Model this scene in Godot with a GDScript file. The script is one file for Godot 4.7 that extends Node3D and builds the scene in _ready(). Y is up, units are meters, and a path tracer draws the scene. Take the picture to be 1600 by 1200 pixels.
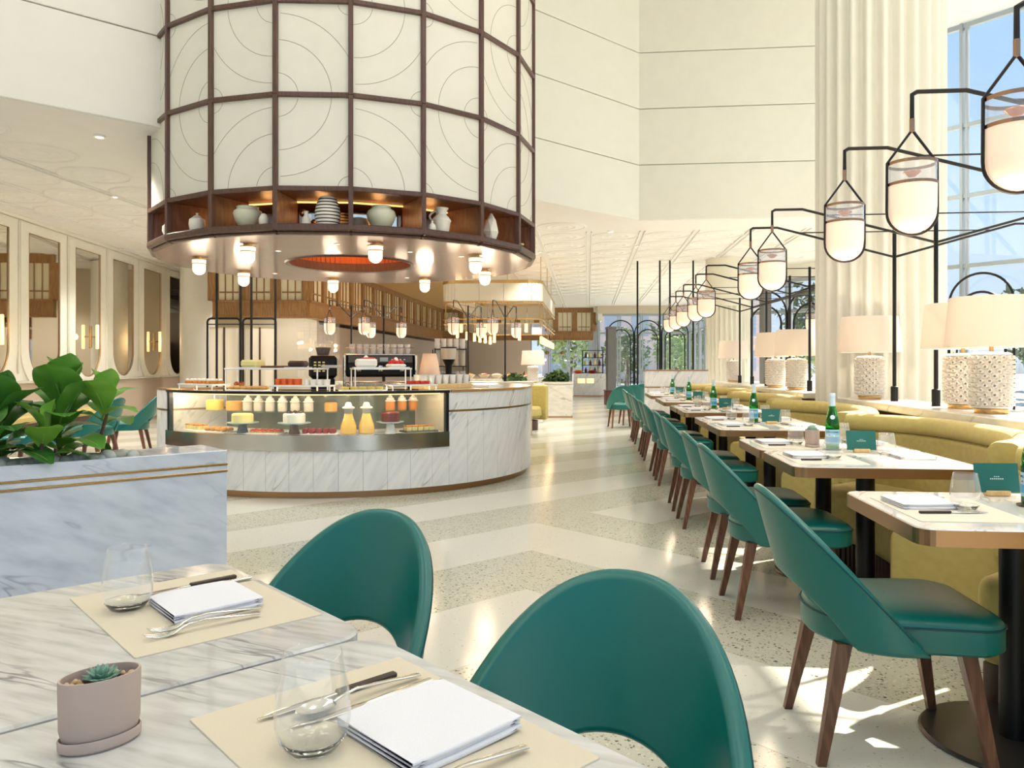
extends Node3D
# Restaurant hall: x to the right, y up, z towards the viewer; "d" in helper arguments is depth (= -z). Units are metres.

const ROW_R := Vector2(0.0975, 0.9952)   # along the window row (x, depth)
const ROW_P := Vector2(0.9952, -0.0975)  # across it, towards the windows
const DIA_U := Vector2(0.745, 0.667)     # the floor's diagonal grid
const DIA_V := Vector2(-0.667, 0.745)
const LOW := 3.6                         # low ceiling
const HIGH := 8.0                        # hall ceiling
const DRUM := Vector2(-1.9, 9.2)
const DRUM_R := 2.15

var M := {}
var meshes := {}
var used := {}
var rng := RandomNumberGenerator.new()

class MB:
	var v := PackedVector3Array()
	var n := PackedVector3Array()
	var uv := PackedVector2Array()
	var ix := PackedInt32Array()

	func vert(p: Vector3, nn: Vector3, t := Vector2.ZERO) -> int:
		v.append(p); n.append(nn); uv.append(t)
		return v.size() - 1

	func tri(a: Vector3, b: Vector3, c: Vector3) -> void:
		var nn := (b - a).cross(c - a).normalized()
		var i := vert(a, nn); vert(b, nn); vert(c, nn)
		ix.append_array(PackedInt32Array([i, i + 2, i + 1]))

	func quad(a: Vector3, b: Vector3, c: Vector3, d: Vector3) -> void:
		var nn := (c - a).cross(d - b).normalized()
		var i := vert(a, nn, Vector2(0, 0)); vert(b, nn, Vector2(1, 0)); vert(c, nn, Vector2(1, 1)); vert(d, nn, Vector2(0, 1))
		ix.append_array(PackedInt32Array([i, i + 2, i + 1, i, i + 3, i + 2]))

	# chamfered box
	func box(c: Vector3, s: Vector3, bev := 0.0, b := Basis.IDENTITY) -> MB:
		var h := s * 0.5
		bev = minf(bev, minf(h.x, minf(h.y, h.z)) * 0.98)
		var axes := [Vector3.RIGHT, Vector3.UP, Vector3.BACK]
		var pt := func(sx: float, sy: float, sz: float, k: int) -> Vector3:
			var q := Vector3(sx * (h.x - bev), sy * (h.y - bev), sz * (h.z - bev))
			q[k] = [sx, sy, sz][k] * h[k]
			return c + b * q
		for k in 3:
			var k1 := (k + 1) % 3
			var k2 := (k + 2) % 3
			for sg in [-1.0, 1.0]:
				var ps := []
				for e in [[-1, -1], [1, -1], [1, 1], [-1, 1]]:
					var a := [0.0, 0.0, 0.0]
					a[k] = sg; a[k1] = float(e[0]); a[k2] = float(e[1])
					ps.append(pt.call(a[0], a[1], a[2], k))
				if sg > 0: quad(ps[0], ps[1], ps[2], ps[3])
				else: quad(ps[3], ps[2], ps[1], ps[0])
		if bev > 0.0:
			for k in 3:
				var k1 := (k + 1) % 3
				var k2 := (k + 2) % 3
				for s1 in [-1.0, 1.0]:
					for s2 in [-1.0, 1.0]:
						var a := [0.0, 0.0, 0.0]
						a[k1] = s1; a[k2] = s2
						a[k] = -1.0
						var p0: Vector3 = pt.call(a[0], a[1], a[2], k1)
						var p1: Vector3 = pt.call(a[0], a[1], a[2], k2)
						a[k] = 1.0
						var p2: Vector3 = pt.call(a[0], a[1], a[2], k2)
						var p3: Vector3 = pt.call(a[0], a[1], a[2], k1)
						if s1 * s2 > 0: quad(p3, p2, p1, p0)
						else: quad(p0, p1, p2, p3)
			for sx in [-1.0, 1.0]:
				for sy in [-1.0, 1.0]:
					for sz in [-1.0, 1.0]:
						var p0: Vector3 = pt.call(sx, sy, sz, 0)
						var p1: Vector3 = pt.call(sx, sy, sz, 1)
						var p2: Vector3 = pt.call(sx, sy, sz, 2)
						if sx * sy * sz > 0: tri(p0, p1, p2)
						else: tri(p0, p2, p1)
		return self

	# smooth surface through rows of points (rows wound so that the outside is seen counter-clockwise)
	func grid(rows: Array, close_u := false, close_v := false, flip := false) -> MB:
		var nr := rows.size()
		var nc: int = rows[0].size()
		var base := v.size()
		for i in nr:
			for j in nc:
				var iu := (i + 1) % nr if close_v else mini(i + 1, nr - 1)
				var id := (i - 1 + nr) % nr if close_v else maxi(i - 1, 0)
				var jr := (j + 1) % nc if close_u else mini(j + 1, nc - 1)
				var jl := (j - 1 + nc) % nc if close_u else maxi(j - 1, 0)
				var du: Vector3 = rows[i][jr] - rows[i][jl]
				var dv: Vector3 = rows[iu][j] - rows[id][j]
				var nn := du.cross(dv)
				if nn.length() < 1e-12:
					# a pole: take the neighbours' direction
					var alt := rows[mini(i + 1, nr - 1)][jr] - rows[mini(i + 1, nr - 1)][jl] as Vector3 if i == 0 else rows[maxi(i - 1, 0)][jr] - rows[maxi(i - 1, 0)][jl] as Vector3
					nn = alt.cross(dv)
				nn = nn.normalized()
				vert(rows[i][j], -nn if flip else nn, Vector2(float(j) / maxi(nc - 1, 1), float(i) / maxi(nr - 1, 1)))
		for i in (nr if close_v else nr - 1):
			for j in (nc if close_u else nc - 1):
				var a := base + i * nc + j
				var b := base + i * nc + (j + 1) % nc
				var c := base + ((i + 1) % nr) * nc + (j + 1) % nc
				var d := base + ((i + 1) % nr) * nc + j
				if flip: ix.append_array(PackedInt32Array([a, b, c, a, c, d]))
				else: ix.append_array(PackedInt32Array([a, c, b, a, d, c]))
		return self

	# profile of (radius, height) points, bottom to top outside; sharp corners stay sharp
	func lathe(prof: Array, segs := 24, o := Vector3.ZERO, b := Basis.IDENTITY, sx := 1.0, sz := 1.0, a0 := 0.0, a1 := TAU) -> MB:
		var m := prof.size()
		for k in m - 1:
			var p: Vector2 = prof[k]
			var q: Vector2 = prof[k + 1]
			if p.distance_to(q) < 1e-7: continue
			var t := (q - p).normalized()
			var nk := Vector2(t.y, -t.x)
			var n0 := nk
			var n1 := nk
			if k > 0 and (prof[k] as Vector2).distance_to(prof[k - 1]) > 1e-7:
				var tp: Vector2 = (prof[k] - prof[k - 1]).normalized()
				var np := Vector2(tp.y, -tp.x)
				if np.dot(nk) > 0.75: n0 = (np + nk).normalized()
			if k < m - 2 and (prof[k + 2] as Vector2).distance_to(prof[k + 1]) > 1e-7:
				var tn: Vector2 = (prof[k + 2] - prof[k + 1]).normalized()
				var nx := Vector2(tn.y, -tn.x)
				if nx.dot(nk) > 0.75: n1 = (nx + nk).normalized()
			var base := v.size()
			for j in segs + 1:
				var a := lerpf(a0, a1, float(j) / segs)
				var ca := cos(a)
				var sa := sin(a)
				vert(o + b * Vector3(p.x * ca * sx, p.y, -p.x * sa * sz), (b * Vector3(n0.x * ca / sx, n0.y, -n0.x * sa / sz)).normalized(), Vector2(float(j) / segs, float(k) / m))
				vert(o + b * Vector3(q.x * ca * sx, q.y, -q.x * sa * sz), (b * Vector3(n1.x * ca / sx, n1.y, -n1.x * sa / sz)).normalized(), Vector2(float(j) / segs, float(k + 1) / m))
			for j in segs:
				var i := base + j * 2
				ix.append_array(PackedInt32Array([i, i + 3, i + 2, i, i + 1, i + 3]))
		return self

	# round bar along a path
	func tube(path: Array, r: float, segs := 8, closed := false, r1 := -1.0, flat_x := 1.0) -> MB:
		var cnt := path.size()
		var rows := []
		var up := Vector3.UP
		var prev := Vector3.ZERO
		for i in cnt:
			var t: Vector3
			if closed: t = (path[(i + 1) % cnt] - path[(i - 1 + cnt) % cnt]).normalized()
			elif i == 0: t = (path[1] - path[0]).normalized()
			elif i == cnt - 1: t = (path[i] - path[i - 1]).normalized()
			else: t = ((path[i + 1] - path[i]).normalized() + (path[i] - path[i - 1]).normalized()).normalized()
			if i == 0:
				if absf(t.dot(up)) > 0.95: up = Vector3.RIGHT
				prev = t.cross(up).normalized()
			else:
				prev = (prev - t * prev.dot(t)).normalized()
			var other := prev.cross(t)
			var rr := r if r1 < 0 else lerpf(r, r1, float(i) / (cnt - 1))
			var row := []
			for k in segs:
				var a := TAU * k / segs
				row.append(path[i] + (prev * cos(a) * flat_x + other * sin(a)) * rr)
			rows.append(row)
		grid(rows, true, closed, true)
		if not closed:
			for e in [0, cnt - 1]:
				var row: Array = rows[e]
				for k in range(1, segs - 1):
					if e == 0: tri(row[0], row[k], row[k + 1])
					else: tri(row[0], row[k + 1], row[k])
		return self

	# polygon in the x-z plane (any winding) raised from y0 to y1, edges chamfered at the top (and bottom)
	func prism(poly: PackedVector2Array, y0: float, y1: float, bev := 0.0, xf := Transform3D.IDENTITY, bev0 := 0.0) -> MB:
		var cnt := poly.size()
		var signed := 0.0
		for i in cnt: signed += poly[i].cross(poly[(i + 1) % cnt])
		if signed < 0.0:
			poly = poly.duplicate(); poly.reverse()
		var inset := func(d: float) -> PackedVector2Array:
			if d <= 0.0: return poly
			var out := PackedVector2Array()
			for i in cnt:
				var e0 := (poly[i] - poly[(i - 1 + cnt) % cnt]).normalized()
				var e1 := (poly[(i + 1) % cnt] - poly[i]).normalized()
				var b := (Vector2(-e0.y, e0.x) + Vector2(-e1.y, e1.x))
				b = b / maxf(0.3, b.length_squared() * 0.5)
				out.append(poly[i] + b * d)
			return out
		var top: PackedVector2Array = inset.call(bev)
		var bot: PackedVector2Array = inset.call(bev0)
		var p3 := func(q: Vector2, y: float) -> Vector3: return xf * Vector3(q.x, y, q.y)
		for f in 2:
			var q := top if f == 0 else bot
			var y := y1 if f == 0 else y0
			var t := Geometry2D.triangulate_polygon(q)
			for i in range(0, t.size(), 3):
				var a: Vector3 = p3.call(q[t[i]], y)
				var b: Vector3 = p3.call(q[t[i + 1]], y)
				var c: Vector3 = p3.call(q[t[i + 2]], y)
				var want: Vector3 = xf.basis.y * (1.0 if f == 0 else -1.0)
				if (b - a).cross(c - a).dot(want) < 0: tri(a, c, b)
				else: tri(a, b, c)
		var levels := [[bot, y0]]
		if bev0 > 0.0: levels.append([poly, y0 + bev0])
		if bev > 0.0: levels.append([poly, y1 - bev])
		levels.append([top, y1])
		for l in levels.size() - 1:
			var qa: PackedVector2Array = levels[l][0]
			var qb: PackedVector2Array = levels[l + 1][0]
			for i in cnt:
				var j := (i + 1) % cnt
				quad(p3.call(qa[j], levels[l][1]), p3.call(qa[i], levels[l][1]), p3.call(qb[i], levels[l + 1][1]), p3.call(qb[j], levels[l + 1][1]))
		return self

	func ball(c: Vector3, r: Vector3, su := 12, sv := 8, b := Basis.IDENTITY) -> MB:
		var rows := []
		for i in sv + 1:
			var e := lerpf(-PI / 2, PI / 2, float(i) / sv)
			var row := []
			for j in su:
				var a := TAU * j / su
				row.append(c + b * Vector3(r.x * cos(e) * cos(a), r.y * sin(e), -r.z * cos(e) * sin(a)))
			rows.append(row)
		return grid(rows, true, false)

	func mesh() -> ArrayMesh:
		var a := []
		a.resize(Mesh.ARRAY_MAX)
		a[Mesh.ARRAY_VERTEX] = v
		a[Mesh.ARRAY_NORMAL] = n
		a[Mesh.ARRAY_TEX_UV] = uv
		a[Mesh.ARRAY_INDEX] = ix
		var am := ArrayMesh.new()
		am.add_surface_from_arrays(Mesh.PRIMITIVE_TRIANGLES, a)
		return am

func mb() -> MB: return MB.new()
func W(x: float, d: float, y := 0.0) -> Vector3: return Vector3(x, y, -d)
func R(a: float, t: float, y := 0.0) -> Vector3:
	var q := ROW_R * a + ROW_P * t
	return Vector3(q.x, y, -q.y)
func D(u: float, v: float, y := 0.0) -> Vector3:
	var q := DIA_U * u + DIA_V * v
	return Vector3(q.x, y, -q.y)
func face(x: float, d: float) -> float: return atan2(x, -d)   # turn that points local +z along (x, depth)
func turn_y(a: float) -> Basis: return Basis(Vector3.UP, a)
func circle(r: float, segs: int, c := Vector2.ZERO) -> PackedVector2Array:
	var p := PackedVector2Array()
	for i in segs: p.append(c + Vector2(cos(TAU * i / segs), sin(TAU * i / segs)) * r)
	return p
func rrect(w: float, h: float, r: float, k := 5) -> PackedVector2Array:
	var p := PackedVector2Array()
	var cs := [Vector2(w / 2 - r, h / 2 - r), Vector2(-w / 2 + r, h / 2 - r), Vector2(-w / 2 + r, -h / 2 + r), Vector2(w / 2 - r, -h / 2 + r)]
	for i in 4:
		for j in k + 1:
			var a := PI / 2 * (i + float(j) / k)
			p.append(cs[i] + Vector2(cos(a), sin(a)) * r)
	return p

func numbered(called: String) -> String:
	var k: int = used.get(called, 0)
	used[called] = k + 1
	return called if k == 0 else "%s_%03d" % [called, k]
func put(called: String, mesh, mat: Material, parent: Node = null, at := Vector3.ZERO, b := Basis.IDENTITY) -> MeshInstance3D:
	var o := MeshInstance3D.new()
	o.mesh = mesh.mesh() if mesh is MB else mesh
	o.material_override = mat
	o.transform = Transform3D(b, at)
	if parent == null or parent == self:
		o.name = numbered(called)
		add_child(o)
	else:
		o.name = called
		parent.add_child(o, true)
	return o
func tag(o: Node, label: String, category: String, group := "") -> Node:
	o.set_meta("label", label); o.set_meta("category", category)
	if group != "": o.set_meta("group", group)
	return o
func thing(called: String, label: String, category: String, at := Vector3.ZERO, turn := 0.0, group := "") -> Node3D:
	var o := Node3D.new()
	o.name = numbered(called)
	add_child(o)
	o.position = at; o.rotation.y = turn
	tag(o, label, category, group)
	return o
func part(called: String, parent: Node, at := Vector3.ZERO, b := Basis.IDENTITY) -> Node3D:
	var o := Node3D.new()
	o.name = called
	parent.add_child(o, true)
	o.transform = Transform3D(b, at)
	return o
func struct(called: String, mesh = null, mat: Material = null) -> Node3D:
	var o: Node3D
	if mesh == null:
		o = Node3D.new(); o.name = numbered(called); add_child(o)
	else:
		o = put(called, mesh, mat)
	o.set_meta("kind", "structure")
	return o
func stuff(o: Node) -> Node:
	o.set_meta("kind", "stuff"); return o
func omni(at: Vector3, energy: float, col: Color, size := 0.05) -> void:
	var l := OmniLight3D.new()
	l.position = at; l.light_energy = energy; l.light_color = col; l.light_size = size
	l.omni_range = 60.0; l.omni_attenuation = 2.0; l.shadow_enabled = true
	l.name = "lamp_light"
	add_child(l, true)
func area(at: Vector3, size: Vector2, energy: float, col: Color, b: Basis) -> void:
	var l := AreaLight3D.new()
	l.transform = Transform3D(b, at); l.area_size = size; l.light_energy = energy; l.light_color = col
	l.area_range = 60.0; l.area_attenuation = 2.0; l.shadow_enabled = true
	l.name = "panel_light"
	add_child(l, true)
const ORD := ["first", "second", "third", "fourth", "fifth", "sixth", "seventh", "eighth", "ninth", "tenth", "eleventh", "twelfth", "thirteenth", "fourteenth", "fifteenth"]

# ---------------------------------------------------------------- textures and materials
func noise(freq: float, sd: int, type := FastNoiseLite.TYPE_SIMPLEX_SMOOTH, oct := 4, fr := FastNoiseLite.FRACTAL_FBM) -> FastNoiseLite:
	var f := FastNoiseLite.new()
	f.seed = sd; f.noise_type = type; f.frequency = freq; f.fractal_type = fr; f.fractal_octaves = oct
	return f
func mix3(a: Color, b: Color, t: float) -> Color: return a.lerp(b, clampf(t, 0.0, 1.0))
# streaked marble; dir is the grain's direction, pulled long by "pull"
func marble(sz: int, base: Color, cloud: Color, vein: Color, dir: float, pull: float, sd: int, density: float, thin: float, bend := 34.0) -> ImageTexture:
	var im := Image.create(sz, sz, false, Image.FORMAT_RGB8)
	var f0 := noise(0.011, sd, FastNoiseLite.TYPE_SIMPLEX_SMOOTH, 4)
	var f1 := noise(0.012, sd + 1, FastNoiseLite.TYPE_SIMPLEX_SMOOTH, 3)
	var f2 := noise(0.03, sd + 2, FastNoiseLite.TYPE_SIMPLEX_SMOOTH, 4)
	var c := cos(dir)
	var s := sin(dir)
	var edge := sz / 6
	for y in sz:
		for x in sz:
			var val := [0.0, 0.0]
			var wx := 1.0 if x >= edge else float(x) / edge
			var wy := 1.0 if y >= edge else float(y) / edge
			for q in 4:
				var w := (wx if q % 2 == 0 else 1.0 - wx) * (wy if q < 2 else 1.0 - wy)
				if w <= 0.0: continue
				var px := float(x + (sz if q % 2 == 1 else 0)) * 512.0 / sz
				var py := float(y + (sz if q >= 2 else 0)) * 512.0 / sz
				var a := (px * c + py * s) / pull
				var b := -px * s + py * c
				var warp := f1.get_noise_2d(a, b) * bend
				var r := absf(f0.get_noise_2d(a * 0.9 + warp * 0.4, b + warp))
				val[0] += w * clampf(1.0 - r * thin, 0.0, 1.0) * clampf(f1.get_noise_2d(a + 900.0, b) * 1.6 + density, 0.0, 1.0)
				val[1] += w * (f2.get_noise_2d(a * 1.2, b * 1.1) * 0.5 + 0.5)
			var col := mix3(base, cloud, val[1] * val[1] * 1.3)
			col = mix3(col, vein, val[0])
			im.set_pixel(x, y, col)
	return ImageTexture.create_from_image(im)
func terrazzo(sz: int, base: Color, chips: Array, count: int, rmin: float, rmax: float, sd: int) -> ImageTexture:
	var im := Image.create(sz, sz, false, Image.FORMAT_RGB8)
	im.fill(base)
	var g := RandomNumberGenerator.new()
	g.seed = sd
	for i in sz * 24:
		im.set_pixel(g.randi() % sz, g.randi() % sz, base.lerp(chips[g.randi() % chips.size()], 0.22))
	for i in count:
		var cx := g.randf() * sz
		var cy := g.randf() * sz
		var r := lerpf(rmin, rmax, pow(g.randf(), 2.2))
		var col: Color = chips[g.randi() % chips.size()].lerp(base, g.randf() * 0.35)
		var poly := PackedVector2Array()
		var sides := 4 + g.randi() % 4
		var off := g.randf() * TAU
		var squash := g.randf_range(0.45, 1.0)
		var rot := g.randf() * TAU
		for k in sides:
			var a := off + TAU * (k + g.randf_range(-0.3, 0.3)) / sides
			poly.append((Vector2(cos(a), sin(a) * squash) * r * g.randf_range(0.7, 1.1)).rotated(rot))
		var e := int(ceil(r * 1.1))
		for yy in range(-e, e + 1):
			for xx in range(-e, e + 1):
				if Geometry2D.is_point_in_polygon(Vector2(xx, yy), poly):
					im.set_pixel(posmod(int(cx) + xx, sz), posmod(int(cy) + yy, sz), col)
	return ImageTexture.create_from_image(im)
func wood_tex(sz: int, a: Color, b: Color, sd: int, rings: float) -> ImageTexture:   # grain runs along v (vertical)
	var im := Image.create(sz, sz, false, Image.FORMAT_RGB8)
	var f := noise(0.006, sd, FastNoiseLite.TYPE_SIMPLEX_SMOOTH, 3)
	var g := noise(0.09, sd + 3, FastNoiseLite.TYPE_SIMPLEX_SMOOTH, 2)
	for y in sz:
		for x in sz:
			var ty := TAU * y / sz
			var warp := f.get_noise_3d(x * 1.0, cos(ty) * 60.0, sin(ty) * 60.0)
			var t := 0.5 + 0.5 * sin((float(x) / sz * rings + warp * 2.2) * TAU)
			var fine := g.get_noise_3d(x * 2.6, cos(ty) * 14.0, sin(ty) * 14.0)
			im.set_pixel(x, y, mix3(a, b, t * 0.55 + fine * 0.5 + 0.25))
	return ImageTexture.create_from_image(im)
func noise_tex(freq: float, sd: int, sz: int, c0: Color, c1: Color, normal := false, bump := 4.0) -> NoiseTexture2D:
	var t := NoiseTexture2D.new()
	t.width = sz; t.height = sz; t.seamless = true; t.noise = noise(freq, sd)
	if normal:
		t.as_normal_map = true; t.bump_strength = bump
	else:
		var g := Gradient.new()
		g.set_color(0, c0); g.set_color(1, c1)
		t.color_ramp = g
	return t
func mat(key: String, col: Color, rough: float, metal := 0.0) -> StandardMaterial3D:
	var m := StandardMaterial3D.new()
	m.resource_name = key
	m.albedo_color = col; m.roughness = rough; m.metallic = metal
	M[key] = m
	return m
func tex(m: StandardMaterial3D, t: Texture2D, scale: Vector3, world := true) -> StandardMaterial3D:
	m.albedo_texture = t
	m.uv1_triplanar = true; m.uv1_world_triplanar = world; m.uv1_scale = scale; m.uv1_triplanar_sharpness = 6.0
	return m
func bump(m: StandardMaterial3D, t: Texture2D, scale: float, strength: float) -> StandardMaterial3D:
	m.normal_enabled = true; m.normal_texture = t; m.normal_scale = strength
	if not m.uv1_triplanar:
		m.uv1_triplanar = true; m.uv1_scale = Vector3.ONE * scale
	return m
func glow(key: String, col: Color, energy: float) -> StandardMaterial3D:
	var m := mat(key, col, 0.5)
	m.emission_enabled = true; m.emission = col; m.emission_energy_multiplier = energy
	return m
func glass(key: String, col: Color, a: float) -> StandardMaterial3D:
	var m := mat(key, Color(col.r, col.g, col.b, a), 0.02)
	m.transparency = BaseMaterial3D.TRANSPARENCY_ALPHA
	return m
func solid_glass(key: String, col: Color, a := 0.0) -> StandardMaterial3D:
	var m := mat(key, Color(col.r, col.g, col.b, a), 0.0)
	m.refraction_enabled = true; m.refraction_scale = 0.05
	return m

func materials() -> void:
	var grain := noise_tex(0.06, 5, 256, Color.WHITE, Color.WHITE, true, 3.0)
	var plaster := noise_tex(0.02, 6, 256, Color(0.982, 0.982, 0.98), Color(1, 1, 1))
	tex(mat("cream", Color(0.905, 0.898, 0.858), 0.65), plaster, Vector3.ONE * 0.6)
	tex(mat("ceiling", Color(0.885, 0.88, 0.87), 0.55), plaster, Vector3.ONE * 0.6)
	tex(mat("panel", Color(0.885, 0.87, 0.82), 0.5), plaster, Vector3.ONE * 0.9)
	mat("inlay", Color(0.56, 0.53, 0.46), 0.6)
	tex(mat("flute", Color(0.905, 0.89, 0.835), 0.5), plaster, Vector3.ONE * 0.7)
	mat("window_frame", Color(0.62, 0.66, 0.69), 0.4, 0.3)
	mat("grey_frame", Color(0.42, 0.42, 0.42), 0.5)
	glass("window_glass", Color(0.9, 0.97, 1.0), 0.03)
	glass("case_glass", Color(0.85, 0.97, 0.94), 0.03).metallic_specular = 0.36
	solid_glass("tumbler", Color(0.97, 0.985, 0.985))
	glass("thin_glass", Color(0.93, 0.95, 0.95), 0.05)
	glass("ribbed_glass", Color(0.90, 0.92, 0.97), 0.22)
	glass("clear_sheet", Color(0.95, 0.97, 0.97), 0.10)
	tex(mat("terrazzo_light", Color(0.985, 0.98, 0.96), 0.14), terrazzo(1024, Color(0.86, 0.86, 0.835), [Color(0.80, 0.79, 0.73), Color(0.91, 0.905, 0.88), Color(0.74, 0.73, 0.67), Color(0.66, 0.65, 0.59)], 3000, 1.0, 4.0, 11), Vector3.ONE * 0.62)
	tex(mat("terrazzo_dark", Color(0.985, 0.98, 0.96), 0.15), terrazzo(1024, Color(0.785, 0.785, 0.735), [Color(0.50, 0.51, 0.46), Color(0.40, 0.41, 0.37), Color(0.68, 0.66, 0.58), Color(0.88, 0.88, 0.85), Color(0.60, 0.61, 0.55), Color(0.85, 0.84, 0.79), Color(0.28, 0.29, 0.27)], 15000, 1.0, 5.6, 12), Vector3.ONE * 0.62)
	var white := marble(640, Color(0.93, 0.93, 0.92), Color(0.845, 0.85, 0.86), Color(0.52, 0.53, 0.55), -1.05, 6.0, 21, 0.06, 18.0, 14.0)
	tex(mat("counter_marble", Color(1, 1, 1), 0.16), white, Vector3.ONE * 0.75)
	var blue := marble(640, Color(0.87, 0.89, 0.92), Color(0.70, 0.735, 0.785), Color(0.46, 0.49, 0.55), 0.62, 3.0, 31, 0.10, 30.0, 16.0)
	tex(mat("planter_marble", Color(1, 1, 1), 0.10), blue, Vector3.ONE * 0.62)
	var top := marble(768, Color(0.85, 0.845, 0.825), Color(0.71, 0.705, 0.68), Color(0.52, 0.51, 0.50), 0.40, 6.5, 41, 0.20, 15.0, 10.0)
	tex(mat("table_marble", Color(1, 1, 1), 0.06), top, Vector3.ONE * 1.9)
	tex(mat("row_marble", Color(0.96, 0.96, 0.95), 0.05), white, Vector3.ONE * 0.9)
	var sill := marble(384, Color(0.86, 0.85, 0.81), Color(0.78, 0.77, 0.72), Color(0.58, 0.57, 0.52), 0.2, 4.0, 51, 0.2, 14.0)
	tex(mat("ledge_marble", Color(1, 1, 1), 0.2), sill, Vector3.ONE * 0.8)
	var walnut := wood_tex(384, Color(0.50, 0.34, 0.245), Color(0.355, 0.225, 0.155), 61, 5.0)
	tex(mat("walnut", Color(1, 1, 1), 0.42), walnut, Vector3(4, 0.7, 4), false)
	tex(mat("niche_wood", Color(1, 1, 1), 0.42), walnut, Vector3(1.6, 0.5, 1.6))
	var umber := wood_tex(384, Color(0.385, 0.275, 0.225), Color(0.30, 0.205, 0.165), 62, 6.0)
	tex(mat("drum_frame", Color(1, 1, 1), 0.38), umber, Vector3(2, 0.4, 2))
	var soffit := tex(mat("soffit_wood", Color(0.70, 0.585, 0.51), 0.34), wood_tex(512, Color(0.53, 0.375, 0.285), Color(0.42, 0.285, 0.21), 63, 5.0), Vector3(0.8, 0.8, 0.8))
	soffit.clearcoat_enabled = true; soffit.clearcoat = 0.35; soffit.clearcoat_roughness = 0.08
	var oak := wood_tex(384, Color(0.66, 0.50, 0.31), Color(0.53, 0.375, 0.215), 64, 9.0)
	tex(mat("oak", Color(1, 1, 1), 0.45), oak, Vector3(1.2, 0.35, 1.2))
	tex(mat("pale_oak", Color(1.0, 0.98, 0.92), 0.45), wood_tex(256, Color(0.90, 0.78, 0.58), Color(0.83, 0.69, 0.48), 65, 7.0), Vector3(3, 3, 3))
	mat("ember_wood", Color(0.68, 0.36, 0.19), 0.45)
	mat("dark_plinth", Color(0.27, 0.17, 0.125), 0.45)
	var teal := mat("leather", Color(0.0, 0.415, 0.385), 0.33)
	teal.metallic_specular = 0.54
	bump(teal, noise_tex(0.11, 7, 256, Color.WHITE, Color.WHITE, true, 2.0), 6.0, 0.12)
	mat("leather_seam", Color(0.0, 0.25, 0.27), 0.5)
	var vel := tex(mat("velvet", Color(0.98, 0.965, 0.93), 0.75), noise_tex(0.05, 8, 256, Color(0.69, 0.635, 0.37), Color(0.76, 0.705, 0.44)), Vector3.ONE * 1.5)
	vel.rim_enabled = true; vel.rim = 0.35; vel.rim_tint = 0.5
	tex(mat("table_mat", Color(0.885, 0.865, 0.80), 0.75), noise_tex(0.35, 12, 128, Color(0.95, 0.95, 0.95), Color(1, 1, 1)), Vector3.ONE * 5.0)
	mat("brass", Color(0.80, 0.66, 0.45), 0.26, 1.0)
	mat("bronze", Color(0.66, 0.52, 0.38), 0.34, 1.0)
	mat("copper", Color(0.70, 0.54, 0.43), 0.25, 1.0)
	mat("black_metal", Color(0.075, 0.07, 0.07), 0.42, 0.4)
	mat("base_metal", Color(0.34, 0.32, 0.305), 0.3, 0.7)
	mat("arm_metal", Color(0.16, 0.15, 0.145), 0.4, 0.5)
	tex(mat("steel", Color(0.90, 0.89, 0.86), 0.17, 1.0), noise_tex(0.3, 9, 128, Color(0.9, 0.9, 0.9), Color(1, 1, 1)), Vector3(1, 12, 1))
	mat("cutlery_steel", Color(0.86, 0.85, 0.82), 0.14, 1.0)
	mat("handle_wood", Color(0.20, 0.145, 0.13), 0.42)
	mat("mirror", Color(0.90, 0.885, 0.85), 0.03, 1.0)
	mat("white", Color(0.92, 0.92, 0.91), 0.5)
	mat("gloss_white", Color(0.93, 0.93, 0.92), 0.15)
	var lin := noise_tex(0.35, 10, 256, Color(0.94, 0.94, 0.94), Color(1, 1, 1))
	tex(mat("napkin", Color(0.94, 0.94, 0.96), 0.85), lin, Vector3.ONE * 5.0)
	tex(mat("placemat", Color(0.885, 0.84, 0.745), 0.8), lin, Vector3.ONE * 6.0)
	var shade := tex(mat("shade_linen", Color(0.95, 0.92, 0.88), 0.85), lin, Vector3.ONE * 5.0)
	shade.backlight_enabled = true; shade.backlight = Color(0.80, 0.77, 0.73)
	mat("perforated", Color(0.90, 0.875, 0.84), 0.55)
	mat("clay", Color(0.735, 0.655, 0.61), 0.7)
	mat("pebble_a", Color(0.74, 0.75, 0.73), 0.65)
	mat("pebble_b", Color(0.62, 0.62, 0.58), 0.65)
	mat("gravel_a", Color(0.80, 0.69, 0.52), 0.8)
	mat("gravel_b", Color(0.68, 0.56, 0.41), 0.8)
	mat("soil", Color(0.20, 0.15, 0.12), 0.95)
	for i in 3:
		var lf := mat("leaf_%d" % i, [Color(0.21, 0.42, 0.17), Color(0.33, 0.54, 0.20), Color(0.46, 0.65, 0.25)][i], 0.34)
		lf.backlight_enabled = true; lf.backlight = Color(0.22, 0.36, 0.10)
	mat("leaf_rib", Color(0.62, 0.72, 0.42), 0.5)
	mat("stem", Color(0.36, 0.26, 0.20), 0.8)
	mat("succulent", Color(0.44, 0.60, 0.52), 0.55)
	mat("succulent_tip", Color(0.55, 0.68, 0.58), 0.55)
	mat("bush", Color(0.24, 0.36, 0.18), 0.7)
	mat("bush_light", Color(0.52, 0.62, 0.36), 0.7)
	mat("trunk", Color(0.30, 0.23, 0.17), 0.9)
	mat("paving", Color(0.72, 0.71, 0.68), 0.9)
	mat("rose_building", Color(0.88, 0.80, 0.80), 0.8)
	mat("building_glass", Color(0.66, 0.72, 0.82), 0.2)
	var bottle := mat("bottle_glass", Color(0.10, 0.74, 0.22, 0.0), 0.02)
	bottle.refraction_enabled = true; bottle.refraction_scale = 0.05
	mat("bottle_label", Color(0.60, 0.80, 0.89), 0.5)
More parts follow.
